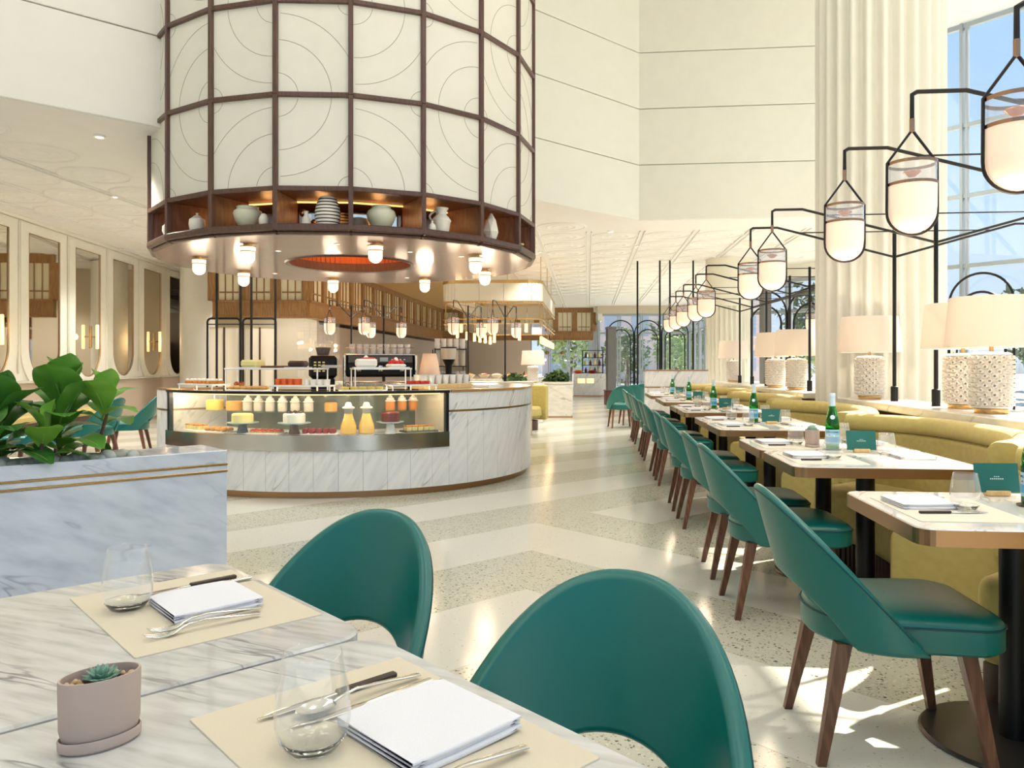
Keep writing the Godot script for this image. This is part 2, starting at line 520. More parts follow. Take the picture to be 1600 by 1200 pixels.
	mat("bottle_band", Color(0.30, 0.62, 0.80), 0.5)
	mat("bottle_foil", Color(0.78, 0.86, 0.92), 0.3)
	mat("ink", Color(0.07, 0.10, 0.25), 0.6)
	mat("star_red", Color(0.75, 0.10, 0.12), 0.6)
	mat("card", Color(0.085, 0.40, 0.375), 0.6)
	mat("card_ink", Color(0.80, 0.88, 0.84), 0.6)
	# lamps
	glow("lantern_glow", Color(0.98, 0.87, 0.77), 0.40)
	glow("globe_glow", Color(1.0, 0.93, 0.84), 1.0)
	glow("strip_glow", Color(1.0, 0.78, 0.46), 1.7)
	glow("tube_glow", Color(1.0, 0.86, 0.62), 1.2)
	glow("downlight_glow", Color(1.0, 0.94, 0.84), 3.0)
	glow("panel_glow", Color(1.0, 0.97, 0.92), 1.5)
	# food
	mat("sponge", Color(0.90, 0.80, 0.42), 0.7)
	mat("lemon_cream", Color(0.93, 0.88, 0.60), 0.6)
	mat("icing", Color(0.95, 0.93, 0.88), 0.5)
	mat("caramel", Color(0.80, 0.50, 0.20), 0.6)
	mat("pastry", Color(0.85, 0.63, 0.33), 0.7)
	mat("berry", Color(0.55, 0.09, 0.10), 0.35)
	mat("strawberry", Color(0.80, 0.16, 0.12), 0.4)
	mat("orange_cup", Color(0.90, 0.40, 0.16), 0.45)
	mat("chocolate", Color(0.22, 0.11, 0.08), 0.4)
	mat("red_velvet", Color(0.42, 0.06, 0.06), 0.5)
	mat("juice", Color(1.0, 0.80, 0.05), 0.25)
	mat("jar_glass", Color(0.80, 0.78, 0.74), 0.3)
	mat("blue_china", Color(0.66, 0.75, 0.77), 0.3)
	mat("slate", Color(0.30, 0.33, 0.36), 0.5)
	mat("cup", Color(0.90, 0.90, 0.88), 0.3)
	mat("case_back", Color(0.42, 0.43, 0.37), 0.12)
	mat("tan_wall", Color(0.77, 0.70, 0.635), 0.7)
	mat("beige_wall", Color(0.80, 0.76, 0.68), 0.7)
	mat("ceramic_sage", Color(0.80, 0.80, 0.71), 0.5)
	mat("ceramic_white", Color(0.90, 0.88, 0.83), 0.55)
	mat("ceramic_grey", Color(0.62, 0.60, 0.55), 0.6)
	mat("ceramic_dark", Color(0.17, 0.15, 0.15), 0.6)
	mat("maroon", Color(0.36, 0.14, 0.12), 0.5)
	var lattice := mat("lit_screen_glass", Color(0.94, 0.91, 0.80), 0.5)
	lattice.backlight_enabled = true; lattice.backlight = Color(0.5, 0.48, 0.4)
	mat("canopy_panel", Color(0.80, 0.77, 0.70), 0.25)

# ---------------------------------------------------------------- the building
func glazing(called: String, p: Vector2, q: Vector2, y0: float, y1: float, bay: float, transoms: Array, shift := 0.0) -> Node3D:
	var o := struct(called)
	var dir := (q - p).normalized()
	var length := p.distance_to(q)
	var b := turn_y(atan2(dir.y, dir.x))   # local x along the wall
	o.transform = Transform3D(b, W(p.x, p.y))
	var xs := [0.0]
	var x := shift if shift > 0.05 else bay
	while x < length - 0.2:
		xs.append(x); x += bay
	xs.append(length)
	for i in xs.size():
		put("mullion", mb().box(Vector3(xs[i], (y0 + y1) / 2, 0.05), Vector3(0.05, y1 - y0, 0.10), 0.006), M.window_frame, o)
		if i > 0 and i < xs.size() - 1:
			put("mullion", mb().box(Vector3(xs[i] + 0.095, (y0 + y1) / 2, 0.05), Vector3(0.06, y1 - y0, 0.14), 0.006), M.window_frame, o)
	var ys := [y0 + 0.04] + transoms + [y1 - 0.05]
	for i in ys.size():
		put("transom", mb().box(Vector3(length / 2, ys[i], 0.05), Vector3(length, 0.10 if i in [0, ys.size() - 1] else 0.085, 0.09), 0.006), M.window_frame, o)
	for i in xs.size() - 1:
		for j in ys.size() - 1:
			put("pane", mb().box(Vector3((xs[i] + xs[i + 1]) / 2, (ys[j] + ys[j + 1]) / 2, 0.05), Vector3(xs[i + 1] - xs[i] - 0.02, ys[j + 1] - ys[j] - 0.02, 0.004)), M.window_glass, o)
	return o
func slab_wall(called: String, p: Vector2, q: Vector2, y0: float, y1: float, thick: float, m: Material, side := 1.0) -> Node3D:
	var dir := (q - p).normalized()
	var o := struct(called, mb().box(Vector3(p.distance_to(q) / 2, (y0 + y1) / 2, side * thick / 2), Vector3(p.distance_to(q), y1 - y0, thick)), m)
	o.transform = Transform3D(turn_y(atan2(dir.y, dir.x)), W(p.x, p.y))
	return o
func bulkhead(called: String, p: Vector2, q: Vector2) -> void:
	# plastered boards in level courses with open joints, on a backing; local +z looks into the hall
	var dir := (q - p).normalized()
	var length := p.distance_to(q)
	var o := struct(called)
	o.transform = Transform3D(turn_y(atan2(dir.y, dir.x)), W(p.x, p.y))
	put("backing", mb().box(Vector3(length / 2, (LOW + HIGH) / 2, -0.12), Vector3(length, HIGH - LOW, 0.2)), M.cream, o)
	var y := LOW
	for h in [0.915, 0.925, 0.925, 0.925, 0.71]:
		put("panel", mb().box(Vector3(length / 2, y + h / 2, 0.0), Vector3(length, h - 0.012, 0.04), 0.006), M.cream, o)
		y += h
func poly_slab(called: String, pts: Array, y0: float, y1: float, m: Material) -> Node3D:
	var p := PackedVector2Array()
	for q in pts: p.append(Vector2(q.x, -q.y))
	return struct(called, mb().prism(p, y0, y1), m)

func shell() -> void:
	var hall := [Vector2(-7.3, 4.49), Vector2(2.09, 12.9), Vector2(6.0, 12.5), Vector2(8.3, 16.36), Vector2(9.75, 14.43), Vector2(8.7, 8.0), Vector2(8.7, -6.0), Vector2(-7.3, -6.0)]
	poly_slab("ceiling_hall", hall, HIGH, HIGH + 0.3, M.ceiling)
	bulkhead("wall_diagonal", hall[0], hall[1])
	bulkhead("wall_far", hall[1], hall[2])
	bulkhead("wall_return", hall[2], hall[3])
	# glazing
	var t := [3.18, 4.57, 5.97]
	glazing("window_1", hall[4], hall[3], 0.0, HIGH, 1.55, t, 1.27)
	glazing("window_2", hall[5], hall[4], 0.0, HIGH, 1.63, t)
	glazing("window_9", hall[6], hall[5], 0.0, HIGH, 1.75, t)
	glazing("window_3", hall[3], Vector2(5.9, 19.56), 0.0, 3.28, 1.1, [2.5], 0.6)
	slab_wall("wall_header", hall[3], Vector2(5.9, 19.56), 3.28, LOW, 0.2, M.cream)
	glazing("window_4", Vector2(5.9, 19.56), Vector2(7.05, 31.3), 0.0, 3.28, 1.45, [2.5])
	slab_wall("wall_header", Vector2(5.9, 19.56), Vector2(7.05, 31.3), 3.28, LOW, 0.2, M.cream)
	glazing("window_5", Vector2(7.05, 31.3), Vector2(3.45, 31.5), 0.0, 3.28, 0.9, [2.5])
	slab_wall("wall_header", Vector2(7.05, 31.3), Vector2(3.45, 31.5), 3.28, LOW, 0.2, M.beige_wall)
	glazing("window_6", Vector2(3.45, 31.5), Vector2(3.6, 36.5), 0.0, 3.0, 1.2, [])
	slab_wall("wall_header", Vector2(3.45, 31.5), Vector2(3.6, 36.5), 3.0, LOW, 0.2, M.cream)
	glazing("window_7", Vector2(3.6, 36.5), Vector2(0.9, 36.5), 0.0, 3.0, 0.9, [])
	slab_wall("wall_header", Vector2(3.6, 36.5), Vector2(0.9, 36.5), 3.0, LOW, 0.2, M.cream)
	slab_wall("wall_end", Vector2(0.9, 36.5), Vector2(-9.0, 36.5), 0.0, LOW, 0.2, M.tan_wall, 1.0)
	# closed sides behind and beside the viewer
	glazing("window_8", Vector2(-7.3, -6.0), Vector2(8.7, -6.0), 0.0, HIGH, 1.6, t)
	slab_wall("wall_left", Vector2(-7.3, 4.49), Vector2(-7.3, -6.0), 0.0, HIGH, 0.3, M.cream)
	# low ceiling: a slab with raised bands and turned medallions
	var low := [hall[0], hall[1], hall[2], hall[3], Vector2(5.9, 19.6), Vector2(7.1, 31.4), Vector2(3.5, 31.6), Vector2(3.65, 36.6), Vector2(-9.4, 36.6), Vector2(-8.45, 20.9)]
	var ceil := poly_slab("ceiling_low", low, LOW, LOW + 0.35, M.ceiling)
	var lowp := PackedVector2Array(low)
	var prof := [Vector2(0.0, -0.004)]
	for q in [[0.13, 0.012], [0.25, 0.014], [0.41, 0.018]]:
		prof.append_array([Vector2(q[0] - 0.022, -0.004), Vector2(q[0] - 0.012, -q[1] * 0.8), Vector2(q[0], -q[1]), Vector2(q[0] + 0.012, -q[1] * 0.8), Vector2(q[0] + 0.022, -0.004)])
	prof.append(Vector2(0.44, 0.002))
	prof.reverse()
	var disc := mb().lathe(prof, 40).mesh()
	for i in range(-12, 8):
		var lines := mb()
		var t0 := -0.94 + 0.95 * i
		var a_first := 99.0
		var a_last := -99.0
		for k in range(0, 33):
			var a := 5.0 + k * 1.06
			var q := ROW_R * a + ROW_P * (t0 + 0.475)
			var inside := true
			for e in [Vector2(0.5, 0.5), Vector2(-0.5, 0.5), Vector2(0.5, -0.5), Vector2(-0.5, -0.5)]:
				if not Geometry2D.is_point_in_polygon(q + e, lowp): inside = false
			if not inside or q.distance_to(DRUM) < DRUM_R + 0.45: continue
			if i > -5 and i < -1 and a > 17.0: continue
			a_first = minf(a_first, a); a_last = maxf(a_last, a)
			if absf(q.x / q.y) < 0.75 and a < 27.0:
				put("medallion", disc, M.ceiling, ceil, R(a, t0 + 0.475, LOW))
		if a_last > a_first:
			for e in [-0.045, 0.045]:
				put("rib", mb().box(Vector3(0, 0, 0), Vector3(0.022, 0.03, a_last - a_first + 1.06), 0.006), M.ceiling, ceil, R((a_first + a_last) / 2, t0 + e, LOW - 0.01), turn_y(face(ROW_R.x, ROW_R.y)))
	# small recessed downlights in the low ceiling
	for q in [Vector2(-4.28, 8.1), Vector2(1.75, 13.9), Vector2(2.5, 15.6), Vector2(-4.0, 12.5), Vector2(-5.6, 11.0), Vector2(-6.6, 14.2), Vector2(-5.0, 15.4), Vector2(0.6, 16.4), Vector2(1.2, 21.0), Vector2(3.9, 19.2), Vector2(-6.4, 8.6), Vector2(-5.4, 18.3), Vector2(-1.2, 14.6), Vector2(-3.4, 15.0), Vector2(2.2, 25.0), Vector2(-2.6, 20.5), Vector2(-2.0, 25.5), Vector2(-1.4, 29.5)]:
		downlight(q, LOW, 8.5 if q.x < -3.0 else 12.0 if q.x < -1.0 else 8.0)
	floor_slabs()

func downlight(q: Vector2, y: float, e: float) -> void:
	var o := thing("downlight", "small round recessed downlight in the moulded low ceiling", "light", W(q.x, q.y, y), 0.0, "recessed ceiling downlights")
	put("trim_ring", mb().lathe([Vector2(0.06, 0.004), Vector2(0.06, -0.022), Vector2(0.042, -0.024), Vector2(0.04, 0.004)], 20), M.white, o)
	put("lens", mb().lathe([Vector2(0.04, -0.016), Vector2(0.0, -0.016)], 20), M.downlight_glow, o)
	var l := SpotLight3D.new()
	l.position = W(q.x, q.y, y - 0.03); l.rotation.x = -PI / 2
	l.spot_angle = 58.0; l.spot_angle_attenuation = 0.6; l.spot_range = 40.0; l.spot_attenuation = 2.0
	l.light_energy = e; l.light_color = Color(1.0, 0.975, 0.94); l.light_size = 0.12; l.shadow_enabled = true
	l.name = "downlight_lamp"
	add_child(l, true)

func floor_slabs() -> void:
	var o := struct("floor", mb().prism(PackedVector2Array([Vector2(-9.5, 6.0), Vector2(8.7, 6.0), Vector2(8.7, -8.0), Vector2(9.75, -14.43), Vector2(5.9, -19.6), Vector2(7.1, -31.4), Vector2(3.6, -36.5), Vector2(-9.5, -36.5)]), -0.12, -0.004), M.terrazzo_light)
	var room := PackedVector2Array([Vector2(-9.4, -6.0), Vector2(8.7, -6.0), Vector2(8.7, 8.0), Vector2(9.75, 14.43), Vector2(5.9, 19.6), Vector2(7.1, 31.4), Vector2(3.6, 36.5), Vector2(-9.4, 36.5)])
	var to_uv := func(q: Vector2) -> Vector2: return Vector2(q.dot(DIA_U) - 2.894, q.dot(DIA_V) - 3.113)
	var room_uv := PackedVector2Array()
	for q in room: room_uv.append(to_uv.call(q))
	var w := 0.63
	var lim := 3.0 * w
	var wedge := PackedVector2Array([Vector2(lim, lim), Vector2(-20, -20), Vector2(lim, -20)])   # bands turn the corner here
	for k in range(-16, 34):
		for reg in 2:
			var strip: PackedVector2Array
			var g := 0.0007
			if reg == 0: strip = PackedVector2Array([Vector2(-24, k * w + g), Vector2(40, k * w + g), Vector2(40, (k + 1) * w - g), Vector2(-24, (k + 1) * w - g)])
			else: strip = PackedVector2Array([Vector2(k * w + g, -24), Vector2((k + 1) * w - g, -24), Vector2((k + 1) * w - g, 40), Vector2(k * w + g, 40)])
			var pieces: Array = Geometry2D.clip_polygons(strip, wedge) if reg == 0 else Geometry2D.intersect_polygons(strip, wedge)
			for pc in pieces:
				for fin in Geometry2D.intersect_polygons(pc, room_uv):
					if fin.size() < 3: continue
					var poly := PackedVector2Array()
					for q in fin:
						var wq := DIA_U * (q.x + 2.894) + DIA_V * (q.y + 3.113)
						poly.append(Vector2(wq.x, -wq.y))
					put("terrazzo_slab", mb().prism(poly, -0.02, 0.0), M.terrazzo_dark if posmod(k, 2) == 0 else M.terrazzo_light, o)

# ---------------------------------------------------------------- drum over the bar
func pol(deg: float, r: float, y := 0.0) -> Vector3:   # local: 0 degrees faces the seating, positive to the right
	return Vector3(sin(deg_to_rad(deg)) * r, y, cos(deg_to_rad(deg)) * r)
func drum_xf() -> Transform3D: return Transform3D(turn_y(face(-DRUM.x, -DRUM.y)), W(DRUM.x, DRUM.y))
func seg_basis(deg: float) -> Basis: return turn_y(deg_to_rad(deg))   # local +z outward at that bearing
func ring(r0: float, r1: float, y0: float, y1: float, deg0: float, deg1: float, segs: int) -> MB:
	# a block of a ring; bearings as in pol()
	var m := mb()
	var a := deg_to_rad(deg0) - PI / 2
	var b := deg_to_rad(deg1) - PI / 2
	m.lathe([Vector2(r0, y0), Vector2(r1, y0), Vector2(r1, y1), Vector2(r0, y1), Vector2(r0, y0)], segs, Vector3.ZERO, Basis.IDENTITY, 1.0, 1.0, a, b)
	for e in [deg0, deg1]:
		var p := [pol(e, r0, y0), pol(e, r1, y0), pol(e, r1, y1), pol(e, r0, y1)]
		if e == deg0: m.quad(p[0], p[1], p[2], p[3])
		else: m.quad(p[3], p[2], p[1], p[0])
	return m

func drum() -> void:
	var o := thing("display_drum", "cream panelled drum with dark wood grid and open shelf ring above the bar", "drum", W(DRUM.x, DRUM.y), face(-DRUM.x, -DRUM.y))
	var step := 18.0
	var ap := DRUM_R * cos(deg_to_rad(9.0))
	var wide := 2.0 * DRUM_R * sin(deg_to_rad(9.0))
	var rails := [2.815, 3.665, 4.515, 5.365, 6.215, 7.065, 7.915]
	var mull_low := mb().box(Vector3(0, (2.44 + 3.665) / 2, 0), Vector3(0.045, 3.665 - 2.44, 0.06), 0.006).mesh()
	var mull_high := mb().box(Vector3(0, (3.665 + HIGH) / 2, 0), Vector3(0.045, HIGH - 3.665, 0.06), 0.006).mesh()
	var rail := mb().box(Vector3.ZERO, Vector3(wide - 0.03, 0.045, 0.055), 0.006).mesh()
	var sill := mb().box(Vector3.ZERO, Vector3(wide - 0.005, 0.065, 0.07), 0.012).mesh()
	var skirt := mb().box(Vector3.ZERO, Vector3(wide - 0.02, 0.03, 0.05), 0.012).mesh()
	var plate := mb().box(Vector3.ZERO, Vector3(wide - 0.03, 0.85 - 0.03, 0.02)).mesh()
	var div := mb().box(Vector3(0, 2.645, 0), Vector3(0.024, 0.31, 0.46), 0.003).mesh()
	for k in range(-10, 10):
		var th := k * step
		var mid := th + 9.0
		put("mullion", mull_low, M.drum_frame, o, pol(th, DRUM_R), seg_basis(th))
		if absf(th) <= 91.0: put("mullion", mull_high, M.drum_frame, o, pol(th, DRUM_R), seg_basis(th))
		put("sill_rail", sill, M.drum_frame, o, pol(mid, ap, 2.465), seg_basis(mid))
		put("skirt", skirt, M.drum_frame, o, pol(mid, ap - 0.035, 2.422), seg_basis(mid))
		put("divider", div, M.niche_wood, o, pol(th, DRUM_R - 0.26), seg_basis(th))
		for r in 6:
			if r > 0 and absf(mid) > 100.0: continue
			put("rail", rail, M.drum_frame, o, pol(mid, ap + 0.002, rails[r]), seg_basis(mid))
			var pn := put("panel", plate, M.panel, o, pol(mid, ap - 0.012, rails[r] + 0.425), seg_basis(mid))
			if r < 3 and absf(mid) < 100.0:
				# quarter rounds struck from one corner, the corners pairing up round the drum
				var left := posmod(k, 4) in [0, 3]
				var low := posmod(k + r, 2) == 0
				var cx := -wide / 2 if left else wide / 2
				var cy := -0.425 if low else 0.425
				for rad in [0.20, 0.50, 0.74, -0.12]:
					var path := []
					for s in 29:
						var a := PI / 2 * s / 28.0
						var p := Vector2(cx + cos(a) * rad * (1.0 if left else -1.0), cy + sin(a) * rad * (1.0 if low else -1.0))
						if rad < 0.0: p = Vector2(-cx + cos(a) * rad * (1.0 if left else -1.0), -cy + sin(a) * rad * (1.0 if low else -1.0))
						if absf(p.x) < wide / 2 - 0.02 and absf(p.y) < 0.40: path.append(Vector3(p.x, p.y, 0.0105))
					if path.size() > 3: put("inlay_line", mb().tube(path, 0.0022, 4), M.inlay, pn)
	# soffit, shelf floor and shelf ceiling
	for q in 4:
		put("soffit", ring(0.74, DRUM_R - 0.05, 2.405, 2.45, -90.0 + q * 90.0 + 0.03, q * 90.0 - 0.03, 5), M.soffit_wood, o)
	put("shelf_floor", ring(0.76, DRUM_R - 0.05, 2.46, 2.49, -180.0, 180.0, 20), M.niche_wood, o)
	var glass_back := mb().box(Vector3(0, 2.60, 0), Vector3(0.50, 0.21, 0.008)).mesh()
	for k in range(-10, 10): put("mirror_back", glass_back, M.mirror, o, pol(k * step + 9.0, 1.60), seg_basis(k * step + 9.0))
	put("shelf_ceiling", ring(0.0, DRUM_R - 0.05, 2.80, 2.83, -180.0, 180.0, 20), M.niche_wood, o)
	# round opening with slatted lining
	put("opening_rim", mb().lathe([Vector2(0.70, 2.40), Vector2(0.74, 2.39), Vector2(0.76, 2.41), Vector2(0.76, 2.50), Vector2(0.70, 2.50), Vector2(0.70, 2.40)], 48), M.drum_frame, o)
	put("opening_lining", mb().lathe([Vector2(0.74, 2.45), Vector2(0.74, 2.80), Vector2(0.72, 2.80), Vector2(0.72, 2.45)], 48), M.ember_wood, o)
	var slat := mb().box(Vector3(0, 2.64, 0), Vector3(0.022, 0.30, 0.016), 0.005).mesh()
	for k in 72: put("slat", slat, M.ember_wood, o, pol(k * 5.0, 0.712), seg_basis(k * 5.0))
	put("light_ring", mb().lathe([Vector2(0.66, 2.79), Vector2(0.66, 2.775), Vector2(0.63, 2.775), Vector2(0.63, 2.79)], 48), M.strip_glow, o)
	var xf := drum_xf()
	for k in 4: omni(xf * pol(k * 90.0, 0.42, 2.72), 0.10, Color(1.0, 0.62, 0.32), 0.06)
	# warm light strips in the niches
	var strip := mb().box(Vector3.ZERO, Vector3(0.50, 0.014, 0.02), 0.003).mesh()
	for k in range(-10, 10):
		put("light_strip", strip, M.strip_glow, o, pol(k * step + 9.0, 1.66, 2.788), seg_basis(k * step + 9.0))
		omni(xf * pol(k * step + 9.0, 1.72, 2.70), 0.028, Color(1.0, 0.72, 0.44), 0.06)
	# globe lamps under the soffit
	var cap := mb().lathe([Vector2(0.0, -0.001), Vector2(0.045, -0.001), Vector2(0.045, -0.012), Vector2(0.078, -0.016), Vector2(0.078, -0.026), Vector2(0.0, -0.026)], 24)
	var gl := []
	for j in 9: gl.append(Vector2(0.07 * sin(PI / 2 * j / 8.0), -0.125 - 0.065 * cos(PI / 2 * j / 8.0)))
	gl.append(Vector2(0.07, -0.07))
	var dome := mb().lathe(gl, 24).mesh()
	var collar := mb().lathe([Vector2(0.068, -0.07), Vector2(0.074, -0.066), Vector2(0.074, -0.03), Vector2(0.068, -0.026)], 24).mesh()
	var capm := cap.mesh()
	for k in 8:
		var b := -171.8 + k * 45.0
		var g := thing("globe_lamp", "frosted dome lamp glowing under the round wooden soffit", "lamp", xf * pol(b, 1.66, 2.405), 0.0, "dome lamps under the drum")
		put("cap", capm, M.brass, g)
		put("collar", collar, M.globe_glow, g)
		put("ring", mb().lathe([Vector2(0.07, -0.074), Vector2(0.076, -0.072), Vector2(0.076, -0.066), Vector2(0.07, -0.064)], 24), M.brass, g)
		put("dome", dome, M.globe_glow, g)
		omni(xf * pol(b, 1.66, 2.405 - 0.28), 0.20, Color(1.0, 0.88, 0.74), 0.12)
	for b in [[-38.0, 1.2], [28.0, 1.3], [-5.0, 1.55], [150.0, 1.5], [-140.0, 1.5], [52.0, 1.5]]:
		var s := thing("soffit_spot", "tiny recessed spotlight set flush in the drum's wooden underside", "light", xf * pol(b[0], b[1], 2.405), 0.0, "spots in the drum soffit")
		put("ring", mb().lathe([Vector2(0.032, 0.0), Vector2(0.032, -0.004), Vector2(0.022, -0.004), Vector2(0.022, 0.0)], 16), M.white, s)
		put("lens", mb().lathe([Vector2(0.022, -0.002), Vector2(0.0, -0.002)], 16), M.downlight_glow, s)
	vases(xf)

func vase(xf: Transform3D, called: String, label: String, deg: float, r: float, prof: Array, m: Material, cat := "vase") -> Node3D:
	var o := thing(called, label, cat, xf * pol(deg, r, 2.49))
	put("body", mb().lathe(prof, 28), m, o)
	return o
func pv(a: Array) -> Array:   # flat list of radius, height pairs
	var p := []
	for i in range(0, a.size(), 2): p.append(Vector2(a[i], a[i + 1]))
	return p
func vases(xf: Transform3D) -> void:
	var bowl := pv([0, 0, 0.06, 0, 0.075, 0.01, 0.115, 0.08, 0.132, 0.14, 0.125, 0.165, 0.10, 0.18, 0.095, 0.20, 0.105, 0.205, 0.09, 0.205, 0.085, 0.18])
	var a := vase(xf, "wide_vase", "wide shouldered sage stoneware vase beside a small white egg vase", -28.5, 1.98, bowl, M.ceramic_sage)
	vase(xf, "egg_vase", "small white egg-shaped vase in front of the wide sage vase", -22.5, 2.05, pv([0, 0, 0.032, 0, 0.045, 0.04, 0.042, 0.08, 0.026, 0.112, 0.012, 0.122, 0, 0.124]), M.ceramic_white)
	vase(xf, "funnel_vase", "grey funnel-necked vase standing behind the egg vase", -19.5, 1.86, pv([0, 0, 0.05, 0, 0.055, 0.06, 0.045, 0.12, 0.02, 0.14, 0.02, 0.20, 0.065, 0.255, 0.062, 0.255, 0.016, 0.20]), M.ceramic_grey)
	var j := vase(xf, "lidded_jar", "rounded white lidded jar alone in its wooden niche", -45.5, 2.03, pv([0, 0, 0.058, 0, 0.066, 0.02, 0.078, 0.08, 0.072, 0.125, 0.04, 0.15, 0.036, 0.15]), M.ceramic_white, "jar")
	put("lid", mb().lathe(pv([0.04, 0.15, 0.03, 0.162, 0.012, 0.168, 0.01, 0.18, 0.014, 0.188, 0, 0.192]), 20), M.ceramic_white, j)
	vase(xf, "pale_bowl_vase", "pale rounded vase half hidden by the drum's outermost divider", -63.5, 2.0, pv([0, 0, 0.05, 0, 0.09, 0.09, 0.085, 0.14, 0.05, 0.17, 0.045, 0.2, 0.055, 0.205, 0.04, 0.2]), M.ceramic_white)
	# striped vase: stacked light and dark coils
	var s := thing("striped_vase", "tall tapering vase with black and white broken stripes", "vase", xf * pol(-6.0, 2.0, 2.49))
	s.scale = Vector3(1.2, 1.02, 1.2)
	for i in 9:
		var y := i * 0.03
		var f := func(yy: float) -> float: return 0.098 * (1.0 - pow(maxf(0.0, yy - 0.10) / 0.26, 2.0)) if yy > 0.10 else 0.085 + yy * 0.13
		put("stripe", mb().lathe([Vector2(0.0, y), Vector2(f.call(y), y), Vector2(f.call(y) + 0.002, y + 0.01), Vector2(f.call(y + 0.01), y + 0.01), Vector2(0, y + 0.01)], 26), M.ceramic_dark, s)
		put("band", mb().lathe([Vector2(f.call(y + 0.01), y + 0.01), Vector2(f.call(y + 0.02) + 0.001, y + 0.02), Vector2(f.call(y + 0.03), y + 0.03), Vector2(0, y + 0.03)], 26), M.ceramic_white, s)
	vase(xf, "white_jug", "slim white jug between the bronze ball and the striped vase", -11.6, 2.0, pv([0, 0, 0.03, 0, 0.042, 0.03, 0.038, 0.08, 0.02, 0.11, 0.018, 0.135, 0.026, 0.145, 0.02, 0.145]), M.ceramic_white, "jug")
	var b := thing("ball_sculpture", "bronze ball on a slender stem in the display niche", "sculpture", xf * pol(-13.6, 1.86, 2.49))
	put("foot", mb().lathe(pv([0, 0, 0.035, 0, 0.035, 0.012, 0.008, 0.016, 0.008, 0.12]), 16), M.ceramic_dark, b)
	put("ball", mb().ball(Vector3(0, 0.155, 0), Vector3.ONE * 0.036, 16, 10), M.copper, b)
	vase(xf, "round_pot", "large round sage pot with a short neck", 8.2, 1.97, pv([0, 0, 0.07, 0, 0.085, 0.01, 0.125, 0.09, 0.138, 0.135, 0.125, 0.175, 0.09, 0.20, 0.085, 0.215, 0.095, 0.22, 0.08, 0.22, 0.075, 0.2]), M.ceramic_sage, "pot")
	vase(xf, "shadow_pot", "low grey-green pot behind the large round sage pot", 2.4, 1.75, pv([0, 0, 0.06, 0, 0.10, 0.07, 0.09, 0.13, 0.05, 0.14, 0, 0.13]), M.ceramic_grey, "pot")
	var am := vase(xf, "amphora", "pale amphora with flared neck and one handle", 25.6, 2.0, pv([0, 0, 0.065, 0, 0.075, 0.02, 0.088, 0.11, 0.098, 0.13, 0.075, 0.165, 0.05, 0.19, 0.052, 0.225, 0.072, 0.255, 0.066, 0.255, 0.045, 0.22]), M.ceramic_white, "amphora")
	var path := []
	for i in 9: path.append(Vector3(-0.055 - 0.06 * sin(PI * i / 8.0), 0.235 - 0.125 * i / 8.0, 0.0))
	put("handle", mb().tube(path, 0.011, 8), M.ceramic_white, am)
	vase(xf, "bud_bottle", "tiny white bud bottle at the foot of the amphora", 21.6, 2.07, pv([0, 0, 0.035, 0, 0.04, 0.03, 0.03, 0.07, 0.012, 0.085, 0.01, 0.105, 0.015, 0.11, 0, 0.11]), M.ceramic_white, "bottle")
	var f := thing("faceted_vase", "tall faceted white paper-fold vase near the drum's edge", "vase", xf * pol(44.0, 2.04, 2.49))
	var fm := mb()
	var lv := [[0.045, 0.0], [0.085, 0.10], [0.05, 0.22], [0.012, 0.29]]
	for i in 3:
		for k in 6:
			var p := func(l: int, q: int) -> Vector3:
				var an := TAU * (q + 0.5 * (l % 2)) / 6.0
				return Vector3(cos(an) * lv[l][0], lv[l][1], -sin(an) * lv[l][0])
			fm.tri(p.call(i, k), p.call(i, k + 1), p.call(i + 1, k + (1 if i % 2 else 0)))
			fm.tri(p.call(i, k + 1), p.call(i + 1, k + 1 + (1 if i % 2 else 0)), p.call(i + 1, k + (1 if i % 2 else 0)))
	put("body", fm, M.ceramic_white, f)
	var fl := thing("flower_ornament", "small cream flower ornament in the drum's last niche", "ornament", xf * pol(64.0, 2.06, 2.49))
	put("foot", mb().lathe(pv([0, 0, 0.03, 0, 0.02, 0.02, 0.006, 0.03, 0.006, 0.06]), 14), M.brass, fl)
	for k in 6: put("petal", mb().ball(Vector3(cos(TAU * k / 6) * 0.022, 0.07, sin(TAU * k / 6) * 0.022), Vector3(0.018, 0.012, 0.018), 8, 5), M.lemon_cream, fl)

